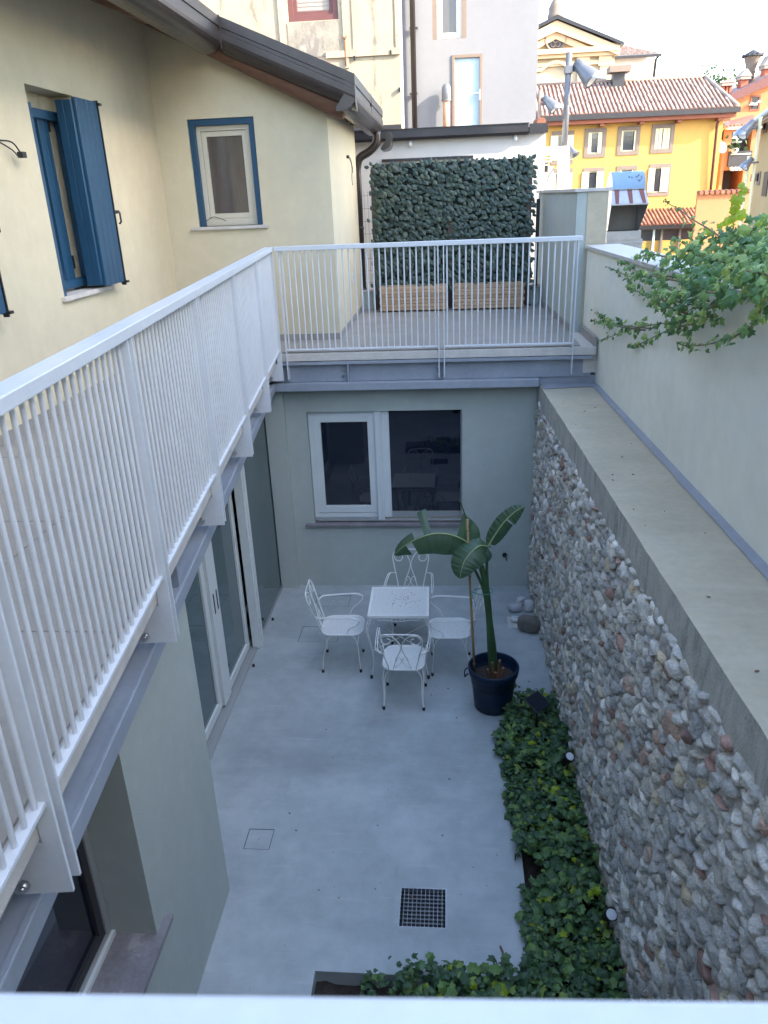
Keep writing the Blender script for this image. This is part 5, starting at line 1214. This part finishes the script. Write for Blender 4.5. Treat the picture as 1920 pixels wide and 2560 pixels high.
for px in (1502, 1600, 1693, 1793): c = f(px, 300); m = MB(); m.box(c.x-.15, c.x+.15, YY-.75, YY, ev1.z-.80, ev1.z-.60); m.build('eave_bracket', eave_wood, yh)
m = MB(); d0, d1 = AY(1797, 300, YY-.5), AY(1772, 510, YY-.2); m.tube([(d0.x+.05, YY-.85, ev1.z-.35), (d0.x, YY-.25, ev1.z-1.0), (d1.x+.05, YY-.15, d1.z)], .10, 8); m.build('downpipe', maroon, yh)
cz = AY(1545, 196, YY+3.6); ch = MB(); ch.box(cz.x-.42, cz.x+.42, YY+3.2, YY+4, cz.z-1.1, cz.z+.35); ch = ch.build('chimney', dark_shut, yh)
m = MB(); m.box(cz.x-.75, cz.x+.75, YY+2.9, YY+4.3, cz.z+.35, cz.z+.75); m.build('chimney_cap', surround_m, ch)
def fwin(r, mode):
    """r: pixel box of the stone surround"""
    a, b = f(r[0], r[3]), f(r[2], r[1]); x0, x1, z0, z1 = a.x, b.x, a.z, b.z; o = (0, YY, 0); bd = (x1-x0)*.17
    wn = MB(); frame(wn, o, X_, -Y_, x0, x1, z0, z1, bd, -.06, .14); wn = wn.build('window', surround_m, yh)
    m = MB(); slab(m, o, X_, -Y_, x0+bd, x1-bd, z0+bd, z1-bd, .10, .12); m.build('pane', glass_sky, wn)
    m = MB(); frame(m, o, X_, -Y_, x0+bd, x1-bd, z0+bd, z1-bd, .06, .04, .095); m.build('sash', cream_shut, wn)
    iw = x1-x0-2*bd
    if mode == 'closed': s_ = ((0, .22), (.23, .46), (.52, .76), (.77, .99))
    elif mode == 'ajar': s_ = ((-.02, .25), (.68, 1.0))
    elif mode == 'thin': s_ = ((0, .14), (.86, 1.0))
    elif mode == 'wide': s_ = ((-.33, .14), (.56, 1.12))
    else: s_ = ((-.35, .18), (.72, 1.25))
    for k, (p_, q_) in enumerate(s_):
        dep = -.10 if mode in ('wide', 'open') else (-.02 if k % 2 else .0)
        m = MB(); slab(m, o, X_, -Y_, x0+bd+iw*p_+.01, x0+bd+iw*q_-.01, z0+bd+.02, z1-bd-.02, dep, dep+.04 if mode != 'closed' or k % 2 == 0 else dep+.07); m.build('shutter', cream_shut, wn)
    if mode in ('ajar', 'thin'):
        m = MB()
        for k in range(6): x = x0+bd+iw*(.18+.64*k/5); slab(m, o, X_, -Y_, x-.012, x+.012, z0+bd, z1-bd-.5*(mode == 'ajar'), .07, .09)
        slab(m, o, X_, -Y_, x0+bd, x1-bd, z0+bd+.9, z0+bd+.93, .068, .092); m.build('grille', black_iron, wn)
for r, md in YW: fwin(r, md)
# low tiled lean-to
lt = thing('lean_to', 'glazed lean-to with low red barrel tile roof in front of the yellow house', 'lean-to', (18, YY-3, 0))
a0, a1 = AY(1500, 563, YY-3), AY(1796, 556, YY-3); b0, b1 = AY(1500, 524, YY-.1), AY(1762, 518, YY-.1); a0.z = a1.z; b0.z = b1.z; a1.x = AY(1800, 556, YY-3).x
tiled(lt, a0, a1, (a0.x, YY-.1, b1.z), b1, 30, 6, tile_red, eave_wood)
m = MB(); m.box(a0.x, a1.x+.1, YY-3.15, YY-2.98, a1.z-.3, a1.z-.02); m.prism([tuple(a1+Vector((.0, 0, -.05))), tuple(b1+Vector((0, 0, .0))), tuple(b1+Vector((.35, 0, 0))), tuple(a1+Vector((.45, 0, -.05)))], (0, 0, .12)); m.build('gutter', dark_gut, lt)
m = MB(); m.box(a0.x, a1.x-.3, YY-2.6, YY-2.55, 0, a1.z-.31); m.build('glazing', glass_sky, lt)
for px in (1590, 1635, 1655, 1700, 1745): c = AY(px, 580, YY-2.8); m = MB(); m.box(c.x-.07, c.x+.07, YY-2.85, YY-2.7, 0, a1.z-.3); m.build('post', white_pvc if px == 1635 else surround_m, lt)
m = MB(); m.box(a0.x, a1.x-.3, YY-2.7, YY-2.61, 0, .9); m.build('wall', yellow_wall, lt)
# church
CY = 105.0
chh = thing('church', 'cream church front with triangular pediment and round window rising behind the roofs', 'church', (14, CY+8, 0))
c = lambda px, py, d=0: AY(px, py, CY-d)
ap, er, el = c(1390, 52), c(1546, 116), c(1234, 122); zc = c(1500, 119).z; hw = er.x-ap.x
L0, L1 = ap.x-hw*.92, c(1535, 170).x
m = MB(); m.prism([(L0, CY, -.3), (L1, CY, -.3), (L1, CY, zc), (ap.x, CY, ap.z-.6), (L0, CY, zc)], (0, 25, 0)); m.build('wall', church_wall, chh)
m = MB()
for s_ in (1, -1):
    a, b = Vector((ap.x, CY, ap.z)), Vector((ap.x+s_*hw, CY, er.z)); m.prism([tuple(a+Vector((0, -.9, -.1))), tuple(b+Vector((0, -.9, -.1))), tuple(b+Vector((0, -.9, -1.0))), tuple(a+Vector((0, -.9, -1.2)))], (0, .9, 0)); m.prism([tuple(a+Vector((0, -.5, -1.2))), tuple(b+Vector((-s_*1.2, -.5, -.9))), tuple(b+Vector((-s_*2.6, -.5, -.95))), tuple(a+Vector((0, -.5, -1.9)))], (0, .5, 0))
m.box(ap.x-hw, ap.x+hw, CY-1.0, CY-.0, zc-.5, zc-.0); m.box(ap.x-hw+.4, ap.x+hw-.4, CY-.6, CY, zc-.9, zc-.5); m.box(ap.x-hw+.6, ap.x+hw-.7, CY-.35, CY, zc-1.7, zc-1.3)
for p_ in (.45, .80): m.box(ap.x+hw*p_-.55, ap.x+hw*p_+.55, CY-.3, CY, 0, zc-.92); m.box(ap.x+hw*p_-.75, ap.x+hw*p_+.75, CY-.42, CY, zc-1.9, zc-.93)
m.build('cornice', church_trim, chh)
m = MB()
for s_ in (1, -1):
    a, b = Vector((ap.x, CY-1.2, ap.z)), Vector((ap.x+s_*(hw+.4), CY-1.2, er.z-.05)); m.prism([tuple(a), tuple(b), tuple(b+Vector((0, 0, .3))), tuple(a+Vector((0, 0, .42)))], (0, 27, 0))
m.build('roof', dark_gut, chh)
rw = c(1388, 100); m = MB(); m.lathe([(0, 0), (.95, 0), (1.12, .1), (1.2, .3), (1.2, .0)], (rw.x, CY-.31, rw.z), 24, axis=Vector((0, -1, 0))); rwo = m.build('round_window', surround_m, chh)
m = MB(); m.lathe([(0, 0.02), (.98, .02)], (rw.x, CY-.33, rw.z), 24, axis=Vector((0, -1, 0))); m.build('pane', dark_shut, rwo)
m = MB()
for k in range(6): a = k*math.pi/3; m.lathe([(.22, .03), (.32, .03), (.32, .06), (.22, .06)], (rw.x+.55*math.cos(a), CY-.34, rw.z+.55*math.sin(a)), 12, axis=Vector((0, -1, 0)))
m.build('tracery', surround_m, rwo)
fi = c(1390, 34); m = MB(); m.lathe([(0.05, 3.0), (.35, 2.9), (.5, 2.6), (.35, 2.2), (.30, 2.0), (.55, 1.7), (.85, 1.1), (.80, .6), (.95, .4), (.95, -.4), (.0, -.4)], (ap.x, CY+.5, ap.z+.25), 16); m.build('finial', surround_m, chh)
hm = c(1388, 178); m = MB(); 
arcp = [(hm.x-2.3+4.6*k/14, hm.z+(.75*math.sin(math.pi*(k-2)/10) if 2 <= k <= 12 else 0)) for k in range(15)]
m.prism([(x, CY-.5, z+.35) for x, z in arcp]+[(x, CY-.5, z) for x, z in reversed(arcp)], (0, .5, 0)); m.build('hood_mould', church_trim, chh)
dr_ = c(1385, 212); m = MB(); m.box(dr_.x-1.3, dr_.x+1.5, CY-.05, CY+.1, dr_.z-4, c(1385, 207).z); m.build('window', glass_sky, chh)
nv0, nv1 = c(1537, 150, -14), c(1637, 142, -14)
m = MB(); m.box(c(1500, 150, -14).x, nv1.x, CY+14, CY+40, 0, nv1.z+.3); m.build('nave_wall', nave_wall, chh)
r0, r1 = AY(1537, 142, CY+13), AY(1652, 133, CY+13); r0.z = r1.z; q0, q1 = AY(1545, 112, CY+17), AY(1560, 113, CY+17)
tiled(chh, (r0.x-4, r0.y, r1.z), r1, (r0.x-4, q1.y, q0.z), q1, 46, 6, tile_roof, eave_wood, 0)
m = MB(); m.box(r0.x-4, r1.x+.1, CY+12.8, CY+13.2, r1.z-.35, r1.z-.05); m.tube([tuple(r1+Vector((-.2, .3, -.3))), tuple(AY(1640, 148, CY+13.7)), tuple(AY(1633, 205, CY+13.7))], .16, 6); m.build('gutter', dark_gut, chh)
b0, b1 = AY(1396, 205, YY+14), AY(1634, 198, YY+14)
ro = thing('rear_roof', 'strip of another tiled roof showing above the ridge of the yellow house', 'roof', tuple(AY(1500, 210, YY+13)))
tiled(ro, AY(1396, 222, YY+12), AY(1634, 208, YY+12), AY(1396, 211, YY+14), AY(1626, 197, YY+14), 26, 3, tile_roof, eave_wood)
m = MB(); z_ = AY(1500, 225, YY+12).z; m.box(AY(1396, 222, YY+12).x, AY(1634, 222, YY+12).x, YY+12.5, YY+18, 0, z_); m.build('wall', church_wall, ro)
# orange house
OY = 78.0
oh = thing('orange_house', 'orange house with brown verge, open dark balcony with awning and small chimneys on the right', 'house', (30, OY+4, 0))
k = lambda px, py, d=0: AY(px, py, OY-d)
g0, g1 = k(1812, 248), k(2000, 165)
m = MB(); m.prism([(k(1830, 300).x, OY, -.3), (40, OY, -.3), (40, OY, k(1990, 178).z+2), (k(1990, 170).x, OY, k(1990, 172).z), (k(1830, 255).x, OY, k(1830, 250).z)], (0, 10, 0)); m.build('wall', orange_wall, oh)
m = MB(); m.prism([tuple(k(1806, 246, .8)), tuple(k(2010, 148, .8)), tuple(k(2010, 172, .8)), tuple(k(1816, 262, .8))], (0, 12, 0)); m.build('verge', maroon, oh)
m = MB(); m.prism([tuple(k(1800, 250, -2)), tuple(k(2010, 140, -2)), tuple(k(2010, 150, -2)), tuple(k(1800, 258, -2))], (0, 9, 0)); m.build('roof', tile_roof, oh)
wn = MB(); a, b = k(1874, 276), k(1901, 239); frame(wn, (0, OY, 0), X_, -Y_, a.x-.05, b.x+.05, a.z-.05, b.z+.05, .12, -.05, .02); wn = wn.build('window', eave_wood, oh); m = MB(); m.box(a.x, b.x, OY-.02, OY+.1, a.z, b.z); m.build('pane', dark_shut, wn)
m = MB()
for i in range(14): p_ = k(1873+2*i+R.random()*2, 262-R.random()*6+(-4 if i > 9 else 0), .2); m.lathe([(0, -.1), (.12, 0), (0, .1)], p_, 6)
m.build('window_flowers', nave_wall, wn)
def chimney(px0, px1, pz, pt, px, mt, name='chimney', y=4):
    a, b = AY(px0, pz, OY+y), AY(px1, pt, OY+y); t = MB(); t.box(a.x, b.x, OY+y, OY+y+1.2, a.z-1.5, b.z-.9); t = t.build(name, mt, oh)
    m = MB(); w_ = (b.x-a.x)
    for i in range(3): x = a.x+w_*i/2; m.box(x-.1+(.1 if i == 0 else -.1 if i == 2 else 0), x+.1+(.1 if i == 0 else -.1 if i == 2 else 0), OY+y+.05, OY+y+1.15, b.z-.9, b.z-.25)
    m.build('chimney_pillar', mt, t)
    m = MB(); m.box(a.x-.15, b.x+.15, OY+y-.15, OY+y+1.35, b.z-.25, b.z); m.prism([(a.x-.25, OY+y-.2, b.z), (b.x+.25, OY+y-.2, b.z), ((a.x+b.x)/2, OY+y-.2, b.z+px)], (0, 1.6, 0)); m.build('chimney_cap', tile_roof, t)
chimney(1806, 1832, 232, 206, .3, brick_red); chimney(1852, 1873, 222, 190, .6, brick_red); chimney(1911, 1932, 195, 163, .9, brick_red)
a = AY(1876, 185, OY+6); m = MB(); m.lathe([(.38, -4), (.38, 0), (.45, .1), (.40, .25), (.72, 1.3), (.78, 1.4), (0, 1.4)], tuple(a), 10); r_ = m.build('chimney', surround_m, oh)
m = MB(); m.lathe([(.98, 1.4), (.85, 1.55), (.4, 1.8), (0, 2.0)], tuple(a), 10)
for i in range(14): t = i*.449; m.obox((a.x+.85*math.cos(t)-.08, a.y+.85*math.sin(t)-.08, a.z+1.42), (.16, 0, 0), (0, .16, 0), (0, 0, .12+.08*(i % 2)))
m.build('chimney_cap', dark_shut, r_)
# lower wing with balcony
wy = OY-12; w_ = lambda px, py, d=0: AY(px, py, wy-d)
bw = thing('balcony_house', 'orange house wing with dark balconies, air conditioner and striped awning behind the lamp pole', 'house', (27, wy+3, 0))
x0, x1 = w_(1804, 400).x, w_(1880, 400).x; bo0, bo1 = w_(1822, 400).x, w_(1872, 400).x
m = MB(); wall(m, (x0, wy, 0), X_, -Y_, x1-x0+3, -.3, w_(1840, 322).z, 2.6, [(bo0-x0, bo1-x0, w_(1840, 380).z, w_(1840, 328).z), (bo0-x0-.3, bo1-x0-.3, w_(1840, 474).z, w_(1840, 425).z)]); m.build('wall', orange_wall, bw)
m = MB(); m.box(x0, x1+3, wy+2.61, wy+2.8, 0, w_(1840, 322).z); m.build('back_wall', surround_m, bw)  # orange wall in a darker material, balcony shade put into the colour
m = MB(); m.box(x0, x1+1, wy-.5, wy+3, w_(1840, 324).z, w_(1840, 317).z); m.build('eave', nave_wall, bw)
tiled(bw, w_(1808, 317, .6), w_(1890, 311, .6), w_(1808, 306, -2.4), w_(1884, 286, -2.4), 9, 4, tile_roof, eave_wood)
m = MB(); m.box(bo0-.1, bo1+.1, wy-.25, wy-.02, w_(1840, 416).z, w_(1840, 378).z); m.build('balcony_parapet', dark_shut, bw)
m = MB(); m.tube([(bo0, wy-.26, w_(1840, 386).z), (bo1, wy-.26, w_(1840, 386).z)], .04, 6); m.build('balcony_rail', white_pvc, bw)
m = MB(); c0 = w_(1829, 337); ac = MB(); ac.box(c0.x-.7, c0.x+.9, wy+.3, wy+.8, c0.z-.55, c0.z+.55); ac = ac.build('air_conditioner', white_pvc, bw); m.lathe([(0, .01), (.42, .01), (.45, 0)], (c0.x-.25, wy+.29, c0.z), 18, axis=Vector((0, -1, 0))); m.build('fan_grille', black_iron, ac)
m = MB(); m.box(bo1-.9, bo1-.02, wy+.9, wy+2, w_(1840, 420).z, w_(1840, 335).z); m.build('balcony_door', dark_shut, bw)
for i in range(11): x = bo0+(bo1-bo0)*i/11; m = MB(); m.obox((x, wy-.6, w_(1840, 427).z), ((bo1-bo0)/11*.98, 0, 0), (0, .55, .35), (0, 0, .04)); m.build('awning_stripe', nave_wall if i % 2 else surround_m, bw)
m = MB(); c0 = w_(1835, 365)
for i in range(40): m.xf(HV, HF, leaf_m4(tuple(c0+rv(.28)), rv(1), rv(1), .4))
m.build('balcony_plant', tree_leaf, bw); m = MB(); m.lathe([(.0, -.6), (.3, -.6), (.4, -.15), (0, -.15)], tuple(c0), 10); m.build('flower_pot', nave_wall, bw)
d_ = w_(1803, 370, 2.2); m = MB(); m.lathe([(0, .0), (.22, .03), (.38, .10), (.40, .115)], tuple(d_), 18, axis=Vector((.3, -.9, .3))); o = m.build('satellite_dish', nave_wall); o['label'] = 'white satellite dish beside the corner of the yellow house'; o['category'] = 'satellite dish'
cwall = thing('garden_wall', 'orange garden wall topped with red tiles between the yellow house and the tan house', 'wall', (25, 55, 0))
a, b = AY(1784, 482, 56), AY(1880, 478, 56); m = MB(); m.box(a.x-1, b.x, 56, 56.3, -.3, b.z); m.build('wall', orange_wall, cwall)
for i in range(10): x = a.x-1+(b.x-a.x+1)*(i+.5)/10; m = MB(); m.tube([(x, 55.8, b.z+.02), (x, 56.5, b.z+.06)], .13, 8); m.build('tile', tile_red, cwall)
# tan house on the right, seen along its front
th_ = thing('tan_house', 'tan house at the right edge with dark shutters seen at a slant and tiled eave', 'house', (22, 42, 0))
A = AY(1893, 400, 50); B = AY(2010, 400, 33); A.z = B.z = 0; u = (B-A); Lw = u.length; u = u.normalized(); nn = Vector((u.y, -u.x, 0))
if nn.x > 0: nn = -nn
m = MB(); wall(m, A, u, nn, Lw+6, -.3, AY(1893, 322, 50).z, .6); m.build('wall', ochre_wall, th_)
def onw(px, py): 
    r = ray(px, py); t = (A-EYE).dot(nn)/r.dot(nn); return EYE+r*t
for (xa, ya, xb, yb) in ((1896, 306, 1904, 334), (1910, 300, 1922, 330), (1880, 430, 1890, 458), (1893, 428, 1904, 458)):
    p_, q_ = onw(xa, yb), onw(xb, ya); wn = MB(); s0, s1 = (p_-A).dot(u), (q_-A).dot(u); s0, s1 = min(s0, s1), max(s0, s1)
    slab(wn, A, u, nn, s0, s1, p_.z-.1, q_.z, -.05, .0); wn = wn.build('window', surround_m, th_); m = MB(); slab(m, A, u, nn, s0+(s1-s0)*.1, s0+(s1-s0)*.6, p_.z+.1, q_.z-.1, -.14, -.055); m.build('shutter', dark_shut, wn)
p_, q_ = onw(1905, 490), onw(1925, 428); s0, s1 = sorted(((p_-A).dot(u), (q_-A).dot(u))); dd = MB(); slab(dd, A, u, nn, s0, s1, p_.z, q_.z, -.05, -.002); dd.build('door', dark_shut, th_)
m = MB(); e0, e1 = onw(1848, 300), onw(1925, 262); zz = AY(1893, 318, 50).z
m.prism([tuple(A-u*3+nn*.9+Zu*(zz-.1)), tuple(A-u*3-nn*3+Zu*(zz+1.5)), tuple(A-u*3-nn*3+Zu*(zz+1.3)), tuple(A-u*3+nn*.9+Zu*(zz-.3))], tuple(u*(Lw+9))); m.build('roof', tile_roof, th_)
m = MB(); m.tube([tuple(A-u*3+nn*1.0+Zu*(zz-.1)), tuple(A+u*(Lw+6)+nn*1.0+Zu*(zz-.1))], .12, 8); m.build('gutter', nave_wall, th_)
# pole with lamps in front of the tan house
l3 = thing('lamp_post', 'pale twin tube lamp post with floodlight in front of the tan house', 'lamp post', tuple(AY(1862, 570, 30)))
m = MB()
for dx in (0, .22): t0, t1 = AY(1893, 292, 30), AY(1862, 600, 30); m.tube([tuple(t1+Vector((dx-.2, 0, -2))), tuple(t0+Vector((dx-.1, 0, -.3*(dx == 0)*4)))], .06, 8)
m.build('pole', cream_shut, l3)
for px, py, s_ in ((1868, 322, 1.5), (1870, 408, 1.0)):
    c0 = AY(px, py, 29.9); m = MB(); m.tube([tuple(c0+Vector((.35, 0, .02))), tuple(c0)], .03, 6); m.build('bracket_arm', lamp_grey, l3); floodlight(l3, c0, s_, -1)
# tree peeping over the yellow roof
tr = thing('tree', 'small green tree top showing between the yellow roof and the red chimney', 'tree', tuple(AY(1785, 300, 95)))
c0 = AY(1787, 222, 95); m = MB(); m.tube([(c0.x, 95, 0), (c0.x, 95, c0.z)], [.3, .1], 8); m.build('trunk', bark_m, tr)
m = MB()
for i in range(900):
    p_ = c0+Vector((R.gauss(0, 1.2), R.gauss(0, 1.2), R.gauss(-.6, 1.0))); m.xf(HV, HF, leaf_m4(tuple(p_), rv(1), rv(1), R.uniform(.25, .5)))
m.build('crown', tree_leaf, tr)
# the house the picture is taken from, and an unseen block added to keep the courtyard shaded
hb = thing('rear_house', 'tall plain rendered house behind the near balcony', 'house', (0, -4, 0))
m = MB(); m.box(-9, 3.5, -9, -1.2, -.3, 5.6); m.build('wall', plaster, hb)
nb_ = thing('shade_block', 'tall plain block beyond the tan wall, added outside the view to shade the courtyard', 'house', (9, 2, 0))
m = MB(); m.box(6.6, 8.8, -6, 9.9, -.3, 11.6); m.build('wall', white_wall, nb_)
